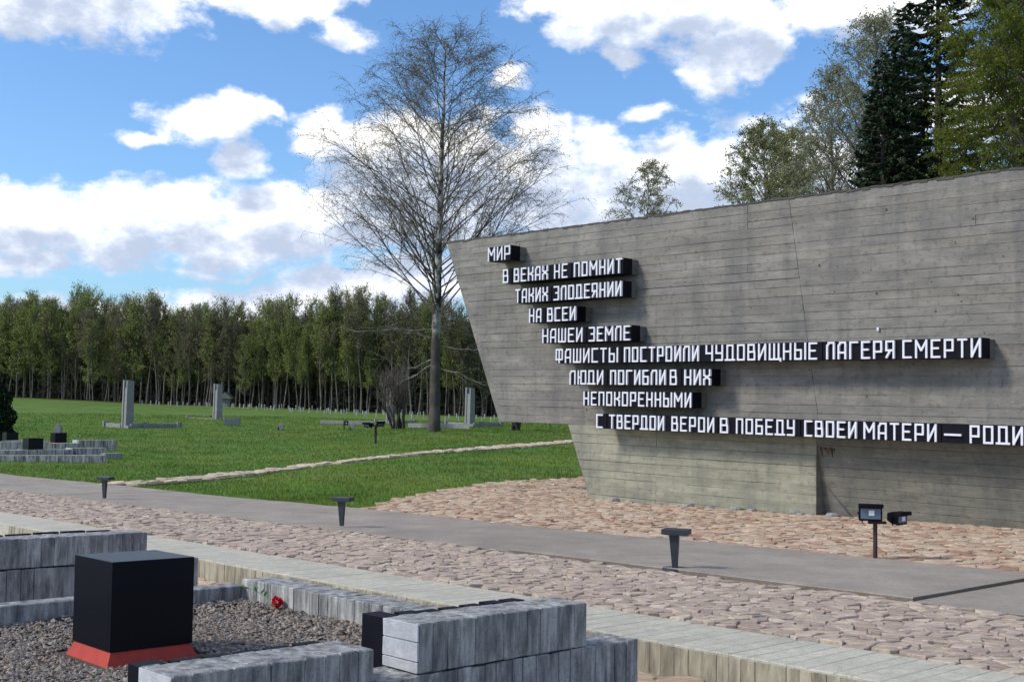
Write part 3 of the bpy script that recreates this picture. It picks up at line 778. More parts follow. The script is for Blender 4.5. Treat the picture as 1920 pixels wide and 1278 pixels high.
            for i in range(n + 1):
                t = i / n; jz0, jz1 = rs.uniform(-.004, .004), rs.uniform(-.004, .004)
                q = []
                for (zz_, face) in ((y0, 1), (y1, 1)):
                    b = LB(zz_) + (RB(zz_) - LB(zz_)) * t
                    rr = .36 * max(0, zJ - zz_) / (zJ - zB) if (zm < zJ and RB(zm) < bJ - .1) else 0.0
                    aF = AW - pr + rs.uniform(-.0015, .0015) + rr - (tl if zz_ == y0 else -tl); aB = AW + .02 + rr
                    dz = (jz0 if zz_ == y0 else jz1)
                    q.append((P(aF + .004, b, zz_ + dz), P(aB, b, zz_ + dz), P(aF, b, zz_ + dz + (.006 if zz_ == y0 else -.006))))
                rows.append([q[0][1], q[0][0], q[0][2], q[1][2], q[1][0], q[1][1]])
            for p, q in zip(rows[:-1], rows[1:]):
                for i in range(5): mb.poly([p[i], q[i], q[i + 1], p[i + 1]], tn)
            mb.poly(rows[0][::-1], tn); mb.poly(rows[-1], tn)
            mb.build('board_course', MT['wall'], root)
    for (px, py, w_, h_) in ((1647, 617, .04, .07),):
        b_, z_ = on_plane_a(px, py, AW - .02); mb = MB(); mb.v = []
        mb.bbox(AW - .05, AW - .016, b_ - w_ / 2, b_ + w_ / 2, z_ - h_ / 2, z_ + h_ / 2, .004, M=lambda v: P(v.x, v.y, v.z)); mb.build('white_fixture', MT['letter'], root)
    for (px0, px1, y0, y1) in ((1534, 1541, 836, 856), (1542, 1553, 838, 852), (1554, 1560, 839, 858), (1561, 1564, 840, 848)):
        ba, za = on_plane_a(px0, y0, AW - .0); bb2, zb2 = on_plane_a(px1, y1, AW - .0); rr = lambda z: .36 * max(0, zJ - z) / (zJ - zB) - .0155
        mb = MB(); mb.prism([P(AW + rr(za), ba, za), P(AW + rr(za), bb2, za - .01), P(AW + rr(zb2), bb2 + .02, zb2)], [P(AW + rr(za) + .012, ba, za), P(AW + rr(za) + .012, bb2, za - .01), P(AW + rr(zb2) + .012, bb2 + .02, zb2)]); mb.build('rust_stain', MT['ruststain'], root)
    rt = random.Random(8)
    for i in range(46):                    # tie holes left by the formwork
        px, py = rt.uniform(900, 1900), rt.uniform(360, 900); b_, z_ = on_plane_a(px, py, AW)
        if not (zK + .1 < z_ < zT - .2) or b_ > left(z_) - .4: continue
        r = rt.uniform(.010, .022); mb = MB(); n = 7
        rg = lambda a: [P(a, b_ + r * math.cos(k * 6.283 / n) * rt.uniform(.7, 1.2), z_ + r * math.sin(k * 6.283 / n)) for k in range(n)]
        mb.prism(rg(AW - .0165), rg(AW - .002)); mb.build('tie_hole', MT['core'], root)
    tp_ = [];  n = 150                     # lichen-dark crumbling upper edge
    mb = MB()
    for i in range(n):
        b0_, b1_ = bR + (bTL - bR) * i / n, bR + (bTL - bR) * (i + 1) / n; h0 = rt.uniform(.012, .035); dp = rt.uniform(.0, .05) if rt.random() < .6 else rt.uniform(.05, .13)
        mb.prism([P(AW - .018, b0_, zT - dp * .3), P(AW - .018, b1_ - .004, zT - dp * .35), P(AW + .3, b1_ - .004, zT - .01), P(AW + .3, b0_, zT - .01)], [P(AW - .018, b0_, zT + h0), P(AW - .018, b1_ - .004, zT + h0), P(AW + .3, b1_ - .004, zT + h0), P(AW + .3, b0_, zT + h0)])
    mb.build('mossy_coping', MT['core'], root)
    # inscription
    for (xl, tl_, bl_, xr, tr_, br_), words in LINES:
        zt = (on_plane_a(xl, tl_, AT)[1] + on_plane_a(xr, tr_, AT)[1]) / 2
        zb = (on_plane_a(xl, bl_, AT)[1] + on_plane_a(xr, br_, AT)[1]) / 2
        yl = (tl_ + bl_) / 2
        slope = ((tr_ + br_) / 2 - yl) / (xr - xl)
        ws_ = []
        for w, x0, x1 in words:
            ym = yl + slope * (x0 - xl)
            ws_.append((w, on_plane_a(x0, ym, AT)[0], on_plane_a(x1, yl + slope * (x1 - xl), AT)[0]))
        prev = ws_[0][1] - .03
        last = words[-1][0] == 'РОДИ'
        for k, (w, b0, b1) in enumerate(ws_):
            nb = (ws_[k + 1][1] + (b1 - ws_[k + 1][1]) * .5) if k + 1 < len(ws_) else (b1 if not last else bR + .6)
            dd = .0 if k % 2 == 0 else .018
            mb = MB(); q0, q1 = nb + .001, prev
            mb.add([P(a, b, z) for a in (AT + .004 + dd, AT + .34) for b in (q0, q1) for z in (zb - .012, zt + .010)],
                   [(0, 1, 3, 2), (4, 6, 7, 5), (0, 4, 5, 1), (2, 3, 7, 6), (0, 2, 6, 4), (1, 5, 7, 3)])
            beam = mb.build('inscription_beam', MT['black'], root)
            mb = MB(); r0_ = q0 + .0; 
            mb.add([P(a, b, z) for a in (AT + .342, AW + .0) for b in (r0_ + .004, prev - .02) for z in (zb - .004, zt - .004)],
                   [(0, 1, 3, 2), (4, 6, 7, 5), (0, 4, 5, 1), (2, 3, 7, 6), (0, 2, 6, 4), (1, 5, 7, 3)], (.8, .8, .8))
            mb.build('beam_bracket', MT['wall'], root)
            # letters
            tot = sum(GW.get(c, 1.0) for c in w) + .36 * (len(w) - 1)
            unit = (b0 - b1) / tot; x = b0
            for c in w:
                wd = GW.get(c, 1.0) * unit; st = .037 if c != '—' else .045; H = zt - zb; hs = .036
                mb = MB()
                for si, (sx, sy, ex, ey) in enumerate(GL[c]):
                    X = lambda u: st / 2 + u * (wd - st); Y = lambda v: hs / 2 + v * (H - hs)
                    p = Vector((X(sx), Y(sy))); q = Vector((X(ex), Y(ey))); d = (q - p).normalized()
                    ext = st / 2 if (abs(d.x) < .01 or abs(d.y) < .01) else .006
                    p2, q2 = p - d * ext, q + d * ext; nn = Vector((-d.y, d.x)) * (st / 2 if abs(d.y) > .2 else hs / 2)
                    fr = AT - .022 - .0006 * si
                    quad = [p2 + nn, q2 + nn, q2 - nn, p2 - nn]
                    f_ = [P(fr, x - u.x, zb + u.y) for u in quad]; b_ = [P(AT + dd + .01, x - u.x, zb + u.y) for u in quad]
                    mb.prism(f_, b_)
                mb.build('letter', MT['letter'], beam)
                x -= wd + .36 * unit
            prev = nb - .001
wall()
# small rubble along the wall's foot
rk = random.Random(9)
for i, px in enumerate((1150, 1182, 1235, 1290, 1330, 1372, 1380, 1410, 1448, 1490, 1502, 1522, 1560)):
    g = W(A_WALL - .1 - rk.uniform(0, .1), 0); bb = on_plane_a(px, 950, A_WALL - .12)[0]; c = W(A_WALL - .12, bb, .03)
    mb = MB(); r = rk.uniform(.06, .12) if i % 3 else rk.uniform(.13, .22)
    ring = []; n = 7
    for lv, (f, z) in enumerate(((1, -.03), (.95, .25 * r), (.6, .5 * r))):
        ring.append([c + Vector((math.cos(k * 6.283 / n) * r * f * rk.uniform(.8, 1.2), math.sin(k * 6.283 / n) * r * f * .6 * rk.uniform(.8, 1.2), z)) for k in range(n)])
    vs = [p for q in ring for p in q]; fs = [tuple(range(14, 21))]
    for l in (0, 1):
        for k in range(n): j = (k + 1) % n; fs.append((l * 7 + k, l * 7 + j, l * 7 + 7 + j, l * 7 + 7 + k))
    mb.add(vs, fs, (.75, .72, .68)); o = mb.build('rubble_stone', MT['blocktop']); recenter(o)
    tag(o, 'loose grey rubble stone at the foot of the pale wall pedestal', 'stone', 'loose rubble stones along the wall foot')

# ------------------------------------------------------------------ path lamps and floodlights
def path_lamp(px, py, hpx, label, plate):
    g = G(px, py); a, b = AB(g.x, g.y); base = W(a, b, .05)
    t = thing('path_lamp', label, 'lamp', base, group='low path lamps'); H = .46
    X = Vector((.93, -.36, 0)).normalized(); Y = Vector((-X.y, X.x, 0))
    def pt(x, y, z): return base + X * x + Y * y + Vector((0, 0, z))
    mb = MB()                              # folded tapering post
    mb.prism([pt(-.03, -.024, 0), pt(.026, -.024, 0), pt(.026, .02, 0), pt(-.03, .02, 0)], [pt(-.07, -.036, H - .064), pt(.042, -.036, H - .064), pt(.042, .034, H - .064), pt(-.07, .034, H - .064)])
    mb.build('post', MT['lamp'], t)
    mb = MB(); mb.bbox(-.145, .165, -.10, .10, H - .062, H, .005, M=lambda v: pt(v.x, v.y, v.z)); mb.build('lamp_head', MT['lamp'], t)
    mb = MB(); mb.box(-.12, .14, -.075, .075, H - .068, H - .0625); mb.v = [tuple(pt(*v)) for v in mb.v]; mb.build('lens', MT['glass'], t)
    if plate:
        mb = MB(); mb.tube([base + Vector((0, 0, -.012)), base + Vector((0, 0, .012))], [.155, .15], 28); mb.build('foot_plate', MT['lamp'], t)
path_lamp(1266, 1074, 79, 'nearest low T-shaped path lamp, on a round foot plate', True)
path_lamp(641, 991, 57, 'low path lamp standing between the stones and the path, middle of the three', False)
path_lamp(196, 938, 42, 'low path lamp farthest from the wall, near the start of the stone strip', False)

def flood(base, H, sc, label, heads, name='floodlight'):
    t = thing(name, label, 'floodlight', base, group='floodlights on posts')
    mb = MB(); mb.tube([base + Vector((0, 0, -.03)), base + Vector((0, 0, H))], [.028 * sc] * 2, 10); mb.build('post', MT['rust'], t)
    mb = MB(); mb.bbox(-.09 * sc, .14 * sc, -.03 * sc, .03 * sc, H, H + .035 * sc, .004, M=lambda v: base + v); mb.build('crossbar', MT['rust'], t)
    for (dx, dz, w, h, yaw, tilt, sticker) in heads:
        c = base + Vector((dx * sc, -.02, H + dz * sc)); cy, sy = math.cos(yaw), math.sin(yaw); ct, st = math.cos(tilt), math.sin(tilt)
        def M(v, c=c, cy=cy, sy=sy, ct=ct, st=st):
            x, y, z = v.x * sc, v.y * sc, v.z * sc; y, z = y * ct - z * st, y * st + z * ct
            return c + Vector((x * cy - y * sy, x * sy + y * cy, z))
        mb = MB(); ring = lambda y, f: [M(Vector((sx * w / 2 * f, y, sz * h / 2 * f))) for sx, sz in ((-1, -1), (1, -1), (1, 1), (-1, 1))]
        mb.prism(ring(-.07, 1), ring(.03, .98)); mb.prism(ring(.031, .94), ring(.13, .6))
        body = mb.build('lamp_housing', MT['black'], t)
        mb = MB(); mb.v = []; mb.bbox(-w / 2 - .01, w / 2 + .01, -.13, -.0705, h / 2 - .035, h / 2 + .012, .004, M=M); mb.build('visor', MT['black'], body)
        mb = MB(); mb.box(-w / 2 + .02, w / 2 - .02, -.078, -.0712, -h / 2 + .025, h / 2 - .05); mb.v = [tuple(M(Vector(v))) for v in mb.v]; mb.build('glass', MT['glass'], body)
        if sticker:
            s_ = sticker; mb = MB(); mb.box(-s_ + .01, s_ + .01, -.084, -.079, -s_, s_ * .9); mb.v = [tuple(M(Vector(v))) for v in mb.v]; mb.build('sticker', MT['paper'], body)
        for sx in (-1, 1):
            mb = MB(); mb.tube([M(Vector((sx * (w / 2 + .012), .0, 0))), M(Vector((sx * w * .3, .03, -h / 2 - .03)))], [.008 * sc] * 2, 5); mb.build('bracket', MT['black'], t)
fb = G(1641, 1051)
flood(Vector((fb.x, fb.y, fb.z + .02)), .46, 1.0, 'double floodlight on a rusty post beside the path, aimed away from the wall',
      [(-.075, .15, .29, .21, -.18, .0, .035), (.29, .085, .19, .16, .55, .05, .03)])
def fg(px, py): g = G(px, py); return Vector((g.x, g.y, g.z))
p_ = fg(704, 831); flood(p_, .85, 2.2, 'double floodlight on a black post on the lawn left of the tall birch', [(-.16, .03, .16, .10, -.5, 0, 0), (.10, .06, .17, .10, .25, 0, 0)])
p_ = fg(1031, 805); flood(p_, .5, 1.2, 'thin dark floodlight post seen below the wall overhang', [(0, .06, .12, .1, 0, 0, 0)])
p_ = fg(645, 806); flood(p_, .35, 1.6, 'small floodlight on a short post left of the double floodlight on the lawn', [(.08, .1, .2, .15, .2, 0, .03)])
for (px, py, w, h, lb) in ((527, 806, 10, 12, 'small pale box marker on the lawn between the monuments and the birch'), (661, 806, 8, 9, 'small white box marker beside the short floodlight on the lawn'), (440, 802, 0, 0, None)):
    if not lb: continue
    c = fg(px, py); t = thing('box_marker', lb, 'marker', c); k = c.y / F
    mb = MB(); mb.bbox(-w * k / 2, w * k / 2, -.15, .15, .05, h * k, .02, M=lambda v: c + v); mb.build('box_body', MT['monument'], t)
    mb = MB(); mb.bbox(-w * k / 2 - .03, -w * k / 2 + .05, -.16, .16, 0, h * k * .5, .01, M=lambda v: c + v); mb.build('foot', MT['black'], t)

# ------------------------------------------------------------------ chimney monuments on the lawn
def chimney(px, py, hpx, d, label, sx, wl, wr, flip=1):
    base = at_d(px, d); base.z = CH - ((py - (HOR0 + ROLL * (px - 960))) / F) * d
    t = thing('chimney_monument', label, 'monument', base, group='chimney monuments with log-frame bases'); k = d / F; H = hpx * k
    E = Vector((RX, RY, 0)); Lv = Vector((-RY, RX, 0))
    def pt(a, b, z): return base + E * a + Lv * b + Vector((0, 0, z))
    s = H / 3.5
    for nm, (a0, a1, b0, b1, z0, z1) in (('stack_face', (0, .5 * s, 0, .16 * s, 0, H * .985)), ('stack_face', (0, .5 * s, .52 * s, .72 * s, 0, H)), ('stack_core', (.06 * s, .44 * s, .165 * s, .515 * s, 0, H * .84))):
        mb = MB(); tp = .05 * s
        mb.prism([pt(a0 - tp, b0, z0), pt(a1 + tp, b0, z0), pt(a1 + tp, b1, z0), pt(a0 - tp, b1, z0)], [pt(a0, b0, z1), pt(a1, b0, z1), pt(a1, b1, z1), pt(a0, b1, z1)])
        mb.build(nm, MT['monument'], t)
    mb = MB(); c = pt(.25 * s, .34 * s, H * .86); mb.tube([c, c + Vector((0, 0, .1 * s)), c + Vector((0, 0, .22 * s))], [.13 * s, .10 * s, .04 * s], 10); mb.build('bell', MT['monument_dark'], t)
    # first course of a log house
    lw = wl * k / RY; rw = wr * k / RX
    for (a0, a1, b0, b1, z1) in ((-.1 * s, .2 * s, .73 * s, lw, .36), (-.1 * s, .2 * s, -.5 * s, -.002, .26), (.21 * s, rw, -.3 * s, -.02 * s, .40), (rw - .3, rw - .02, -.018 * s, lw * .9, .28), (.22 * s, rw - .32, lw - .26, lw - .02, .3)):
        if b1 <= b0 or a1 <= a0: continue
        mb = MB(); mb.bbox(a0, a1, b0, b1, -.1, z1 * s, .02, M=lambda v: pt(v.x, v.y, v.z)); mb.build('log_beam', MT['monument'], t)
    for (a, b) in ((-.12, lw), (rw, -.2), (rw * .3, -.34 * s), (rw * .94, -.35 * s), (.1, lw * 1.0)):
        mb = MB(); mb.bbox(a - .1 * s, a + .1 * s, b - .1 * s, b + .1 * s, -.1, .5 * s, .01, M=lambda v: pt(v.x, v.y, v.z)); mb.build('corner_post', MT['monument'], t)
chimney(241, 804, 92, 85, 'tall pale chimney monument with notched top, nearest and leftmost on the lawn', 1, 60, 78)
chimney(410, 792, 73, 103, 'pale chimney monument in front of the small forest hut', 1, 75, 30)
chimney(735, 796, 68, 100, 'slim chimney monument half hidden by a bare shrub left of the birch', 1, 30, 40)
chimney(884, 800, 74, 92, 'pale chimney monument between the birch trunk and the wall', 1, 46, 55)
# low walls between them
for (p, q, hh, lb) in (((420, 797), (448, 797), .5, 'short low concrete bench end right of the second chimney monument'), ((605, 797), (745, 801), .0, None), ((765, 801), (880, 804), .32, 'long low concrete border near the birch trunk'), ((600, 794), (700, 796), .28, 'long low concrete border left of the bare shrub')):
    if not lb: continue
    A, B = fg(*p), fg(*q); mb = MB(); n = Vector((0, .5, 0)); up = Vector((0, 0, hh))
    mb.prism([A, B, B + n, A + n], [A + up, B + up, B + n + up, A + n + up]); o = recenter(mb.build('low_wall', MT['monument'])); tag(o, lb, 'low wall')

PLACES = [(20, 'above the dark evergreen bush'), (120, 'right of the evergreen bush'), (205, 'left of the nearest chimney monument'), (275, 'behind the nearest chimney monument'), (335, 'just right of the nearest chimney monument'),
 (385, 'just left of the forest hut'), (450, 'behind the forest hut'), (530, 'above the pale box marker'), (610, 'midway between hut and bare shrub'), (690, 'above the lawn floodlights'), (780, 'behind the bare shrub'), (860, 'behind the tall birch trunk'), (940, 'between birch trunk and wall'), (9999, 'beyond the wall overhang')]
def place(px):
    for m, t in PLACES:
        if px < m: return t
# marker stakes: rows of small white posts in the lawn before the forest
def stakes():
    mb = MB(); mb.box(-.05, .05, -.05, .05, -.1, 1.0); mb.box(-.065, .065, -.065, .065, .82, 1.08)
    me = mb.mesh('marker_stake', MT['stake']); rs = random.Random(12)
    rows = [((270, 752), (1000, 788), 17), ((330, 758), (1010, 794), 21), ((300, 755), (840, 783), 24), ((440, 760), (830, 779), 15)]
    for rn, (p, q, st) in zip(('farthest row', 'nearest row', 'second row from the lawn', 'third row from the lawn'), rows):
        n = int((q[0] - p[0]) / st)
        for i in range(n):
            t = (i + rs.uniform(-.25, .25)) / n; px = p[0] + (q[0] - p[0]) * t; py = p[1] + (q[1] - p[1]) * t + 3 * math.sin(t * 3.14) + rs.uniform(-1, 1)
            if px < 235: continue
            g = G(px, py); d = min(g.y, 160); g = at_d(px, d)
            o = bpy.data.objects.new('marker_stake', me); COL.objects.link(o); o.location = g; h = rs.uniform(5.5, 8) * d / F; o.scale = (d / 150, d / 150, h)
            o.rotation_euler = (rs.uniform(-.06, .06), rs.uniform(-.06, .06), rs.uniform(0, 1))
            tag(o, 'small white marker stake, %s, %s' % (rn, place(px)), 'stake', 'rows of small white marker stakes on the lawn')
stakes()

# ------------------------------------------------------------------ second memorial group far left
def far_group():
    sc = 1.0
    rows = [  # (x0,x1,ytop,ybottom) in the photograph's columns, distance
        ('kerb', -40, 197, 854, 864, 'long grey kerb at the near side of the far bed group on the left lawn'),
        ('kerb', 198, 226, 850, 858, 'short pale kerb at the right end of the far bed group'),
        ('block', 136, 198, 840, 853, 'dark ribbed block on the near kerb of the far bed group'),
        ('block', 45, 134, 843, 852, 'long low block left of the ribbed block in the far bed group'),
        ('block', -40, 44, 844, 853, 'long low block at the left edge of the far bed group'),
        ('kerb', -40, 90, 828, 842, 'broad grey kerb behind the near one in the far bed group'),
        ('block', 85, 147, 831, 838, 'pale kerb block between the two far black cubes'),
        ('block', 148, 217, 825, 837, 'dark ribbed block farthest right in the far bed group'),
        ('kerb', 3, 46, 826, 831, 'thin pale kerb under the leftmost far cube')]
    for i, (kd, x0, x1, y0, y1, lb) in enumerate(rows):
        g0 = G((x0 + x1) / 2, y1 + 1 if y1 > 850 else y1 + 6); d = g0.y; k = d / F
        c0 = CAMP + ray(x0, y1) * (d / ray(x0, y1).y); c1 = CAMP + ray(x1, y1) * (d / ray(x1, y1).y); H = (y1 - y0) * k
        A = Vector((c0.x, d, c0.z)); B = Vector((c1.x, d + .25, c1.z)); D = Vector((-RY, RX, 0)) * 1.0
        zlow = min(GZ(A.x, A.y), GZ(B.x, B.y)) - .1
        t = thing('concrete_' + kd, lb, kd, (A + B) / 2, group='kerbs and blocks of the far memorial beds')
        n = max(1, int((x1 - x0) / 8)) if kd == 'block' or i == 0 else 1
        for j in range(n):
            p = A.lerp(B, j / n); q = A.lerp(B, (j + .93) / n if n > 1 else 1); e = U(-.015, .015); p = p + Vector((0, e, 0)); q = q + Vector((0, e, 0))
            b0 = [Vector((v.x, v.y, zlow)) for v in (p, q, q + D * .5, p + D * .5)]; b1 = [v + Vector((0, 0, H)) for v in (p, q, q + D * .5, p + D * .5)]
            kk = U(.75, 1.05); mb = MB(); mb.prism(b0, b1, (kk, kk, kk)); mb.build('board_rib' if n > 1 else 'kerb_stone', MT['block'], t)
        if kd == 'block':
            mb = MB(); p = A - Vector((.0, .02, 0)); w = Vector((.32, 0, 0)); b0 = [v for v in (p - w * .3, p, p + D * .5, p + D * .5 - w * .3)]
            mb.prism(b0, [v + Vector((0, 0, H)) for v in b0], (1.3, 1.3, 1.3)); mb.build('end_face', MT['blocktop'], t)
    for (x0, xm, x1, y0, y1, lb) in ((42, 53, 81, 821, 844, 'black cube in the middle of the far memorial beds'), (94, 103, 125, 811, 829, 'black cube farthest right in the far memorial beds'), (4, 12, 34, 810, 827, 'black cube beside the dark evergreen bush'), (-20, -12, 4, 813, 829, 'black cube cut by the left edge of the picture')):
        d = G(xm, y1 + 8).y; k = d / F
        def V(px, py, dd): r = ray(px, py); return CAMP + r * (dd / r.y)
        A = V(x0, y1, d + .4); M_ = V(xm, y1, d); B = V(x1, y1, d + .35); C = A + (B - M_); H = (y1 - y0) * k
        t = thing('memorial_cube', lb, 'cube', M_, group='black cubes of the far memorial beds')
        z = GZ(M_.x, M_.y)
        ring = [A, M_, B, C]; mb = MB(); mb.prism([Vector((v.x, v.y, v.z)) for v in ring], [Vector((v.x, v.y, v.z + H)) for v in ring]); mb.build('cube_body', MT['cube'], t)
        mb = MB(); mb.prism([Vector((v.x, v.y, z - .05)) for v in ring], [Vector((v.x, v.y, v.z - .002)) for v in ring]); mb.build('red_base', MT['red'], t)
    c = fg(109, 812); t = thing('chimney_stub', 'small pale concrete stub standing behind the far black cubes', 'monument', c)
    mb = MB(); mb.bbox(-.18, .2, -.2, .2, -.1, .45, .02, M=lambda v: c + v); mb.build('stub_body', MT['monument'], t)
    mb = MB(); mb.bbox(-.09, .09, -.1, .1, .452, .6, .02, M=lambda v: c + v); mb.build('stub_cap', MT['monument'], t)
far_group()

# ------------------------------------------------------------------ trees
def wander(p, d, L, n, curl, trop, rs, droop=0.0):
    pts = [p.copy()]; d = d.normalized()
    for i in range(n):
        d = (d + Vector((rs.gauss(0, curl), rs.gauss(0, curl), rs.gauss(0, curl))) + Vector((0, 0, trop - droop * (i / n)))).normalized()
        p = p + d * (L / n); pts.append(p.copy())
    return pts, d
def lerp_path(pts, t):
    f = t * (len(pts) - 1); i = min(int(f), len(pts) - 2); return pts[i].lerp(pts[i + 1], f - i), (pts[i + 1] - pts[i]).normalized()
def leafquad(V, Fc, T, p, sz, rs, col, hang=.0):
    u = Vector((rs.gauss(0, 1), rs.gauss(0, 1), rs.gauss(0, 1) - hang)).normalized(); v = u.cross(Vector((rs.gauss(0, 1), rs.gauss(0, 1), rs.gauss(0, 1)))).normalized()
    n = len(V); a = u * sz; b = v * sz * .45
    V += [tuple(p - a), tuple(p + b), tuple(p + a), tuple(p - b)]; Fc.append((n, n + 1, n + 2, n + 3)); T.append(col)
def birch(name, label, cat, base, H, seed, crown, leafn, leafsz, cols, nprim=52, twr=.011, start=.26, trunk_r=.33, droop=.16, group=None, spread=1.0, nsec=11, ntw=8, up=.62, mb_trunk='bark', lean=0.0, seglen=1.0, rise=.36, thick=.42, pdist=1.0):
    rs = random.Random(seed)
    t = thing(name, label, cat, base, group=group)
    n = 26; tp = []
    x = y = 0
    for i in range(n + 1):
        f = i / n; x += rs.gauss(0, .0035 * H * .4); y += rs.gauss(0, .0035 * H * .4)
        tp.append(base + Vector((x * f + lean * f * H, y * f, f * H - .15)))
    rad = [trunk_r * (1 - i / n) ** .85 + .012 + (.2 * trunk_r * max(0, 1 - i / 1.2)) for i in range(n + 1)]
    mb = MB(); m_ = n * 4; fp_ = [lerp_path(tp, min(q / m_, .9999))[0] for q in range(m_ + 1)]
    fr_ = [float(np.interp(q / 4, range(n + 1), rad)) * rs.uniform(.95, 1.06) for q in range(m_ + 1)]
    mb.tube(fp_, fr_, 12, cap=False)
    mb.v = [tuple(c_ + rs.uniform(-.012, .012) * (trunk_r / .36) for c_ in v_) for v_ in mb.v]
    mb.build('trunk', MT[mb_trunk], t, smooth=True)
    br = MB(); tw = MB(); V, Fc, T = [], [], []
    for i in range(nprim):
        f = start + (.97 - start) * ((i + rs.random()) / nprim) ** pdist
        p, td = lerp_path(tp, f); az = i * 2.399 + rs.uniform(-.5, .5)
        fe = f + (1.03 - f) * rise * (.5 + .7 * f) * rs.uniform(.85, 1.15); out = crown(fe) * H * spread * rs.uniform(.8, 1.1); up_ = (fe - f) * H
        d = Vector((math.cos(az) * out, math.sin(az) * out, up_ * 1.25)).normalized(); L = math.hypot(out, up_) * 1.04
        r0 = max(.018, rad[int(f * n)] * thick)
        pts, _ = wander(p, d, L, 9, .06, .03, rs, .08); m = len(pts)
        br.tube(pts, [r0 * (1 - .88 * j / (m - 1)) + .006 for j in range(m)], 5, cap=False)
        ns = max(4, int(nsec * (.5 + .5 * L / (H * .3))))
        for j in range(ns):
            s = .22 + .78 * (j + rs.random()) / ns; q, bd = lerp_path(pts, min(s, .999))
            sd = (bd * 1.0 + Vector((rs.gauss(0, .6), rs.gauss(0, .6), rs.gauss(.18, .35)))).normalized(); sL = L * .36 * (1.15 - s * .6) * rs.uniform(.6, 1.2) * seglen
            sp, _ = wander(q, sd, sL, 6, .10, .02, rs, droop); r1 = r0 * (1 - .85 * s) * .5 + .007
            br.tube(sp, [r1 * (1 - .7 * jj / 6) for jj in range(7)], 4, cap=False)
            for kx in range(ntw):
                s2 = .15 + .85 * (kx + rs.random()) / ntw; q2, bd2 = lerp_path(sp, min(s2, .999))
                td2 = (bd2 * .7 + Vector((rs.gauss(0, .55), rs.gauss(0, .55), rs.gauss(-.05, .4)))).normalized(); tL = rs.uniform(.45, 1.25) * H / 24
                t2, _ = wander(q2, td2, tL, 4, .12, .0, rs, droop * 2.6)
                tw.tube(t2, [twr, twr * .85, twr * .7, twr * .55, twr * .4], 3, cap=False)
                for _l in range(leafn):
                    lp, _ = lerp_path(t2, rs.random()); c = rs.choice(cols); kk = rs.uniform(.7, 1.25)
                    leafquad(V, Fc, T, lp + Vector((rs.gauss(0, .06), rs.gauss(0, .06), rs.gauss(0, .06))), leafsz * rs.uniform(.6, 1.3), rs, tuple(q_ * kk for q_ in c), .8)
    br.build('branches', MT['twig'], t); 
    tw.build('twigs', MT['twig'], t)
    if V:
        mb = MB(); mb.v, mb.f, mb.t = V, Fc, T; mb.build('crown', MT['leaf'], t)
    return t
def main_crown(f):
    return np.interp(f, [.3, .43, .66, .79, .9, .97, 1.0], [.20, .30, .275, .225, .175, .115, .05])
bd = 75.0; bb_ = at_d(817, bd); bb_.z = CH - (807 - (HOR0 + ROLL * (817 - 960))) / F * bd
BIRCH = birch('birch_tree', 'tall nearly leafless birch standing alone on the lawn left of the wall', 'tree', bb_, 25.6, 21, main_crown, 5, .042,
      [(.24, .24, .08), (.28, .22, .10), (.17, .16, .07)], nprim=84, nsec=14, ntw=10, twr=.008, start=.29, trunk_r=.36, thick=.19, droop=.22, rise=.40, spread=1.08, seglen=1.2, pdist=1.25)
def dead_limbs():
    rs = random.Random(5); mb = MB()
    for (z, az, L) in ((6.4, 3.3, 6.5), (4.6, 3.0, 5), (5.4, .2, 4.2), (3.9, .1, 4.0), (5.9, 2.7, 4), (4.2, 3.5, 3), (6.6, .5, 3.5)):
        p = bb_ + Vector((0, 0, z)); pts, _ = wander(p, Vector((math.cos(az), math.sin(az) * .3, -.05)), L, 10, .16, .03, rs)
        mb.tube(pts, [.055 * (1 - .85 * i / 10) + .008 for i in range(11)], 5)
        for k in range(6):
            q, d = lerp_path(pts, rs.uniform(.3, .98)); sp, _ = wander(q, d + Vector((rs.gauss(0, .5), 0, rs.gauss(-.3, .6))), rs.uniform(.6, 2.2), 6, .2, 0, rs, .12); mb.tube(sp, [.02 * (1 - .7 * i / 6) for i in range(7)], 4)
    mb.build('dead_limbs', MT['palebark'], BIRCH)
dead_limbs()
def cr_round(f): return np.interp(f, [.2, .35, .6, .8, .95, 1], [.12, .22, .22, .16, .07, .02])
YG = [(.30, .33, .09), (.36, .38, .12), (.22, .25, .07), (.42, .40, .16)]
PG = [(.30, .33, .18), (.38, .40, .24), (.24, .26, .14), (.44, .43, .30)]
def tree_at(px, d, ytop): 
    b = at_d(px, d); topz = CH + (HOR0 + ROLL * (px - 960) - ytop) / F * d; return b, topz - b.z
b, h = tree_at(1212, 95, 292); birch('birch_tree', 'small pale birch showing alone above the wall left of the others', 'tree', b, h, 31, lambda f: cr_round(f) * .95, 8, .075, PG, nprim=46, nsec=8, ntw=8, twr=.010, trunk_r=.16, droop=.25)
b, h = tree_at(1432, 74, 218); birch('birch_tree', 'yellow-green birch behind the wall, left of the twin crowns', 'tree', b, h, 32, lambda f: cr_round(f) * .95, 15, .07, YG + PG, nprim=50, nsec=9, ntw=8, twr=.010, trunk_r=.2, droop=.25)
b, h = tree_at(1482, 78, 235); birch('birch_tree', 'yellow-green birch with slightly lower crown, behind the wall next to the tall grey birch', 'tree', b, h, 33, lambda f: cr_round(f) * .9, 16, .07, YG, nprim=46, nsec=8, ntw=8, twr=.010, trunk_r=.2, droop=.25)
b, h = tree_at(1640, 66, 15); birch('birch_tree', 'tall thin grey-green birch behind the wall, left of the dark spruces', 'tree', b, h, 34, lambda f: cr_round(f) * .9, 9, .07, PG, nprim=70, nsec=9, ntw=8, twr=.0095, trunk_r=.26, droop=.22)
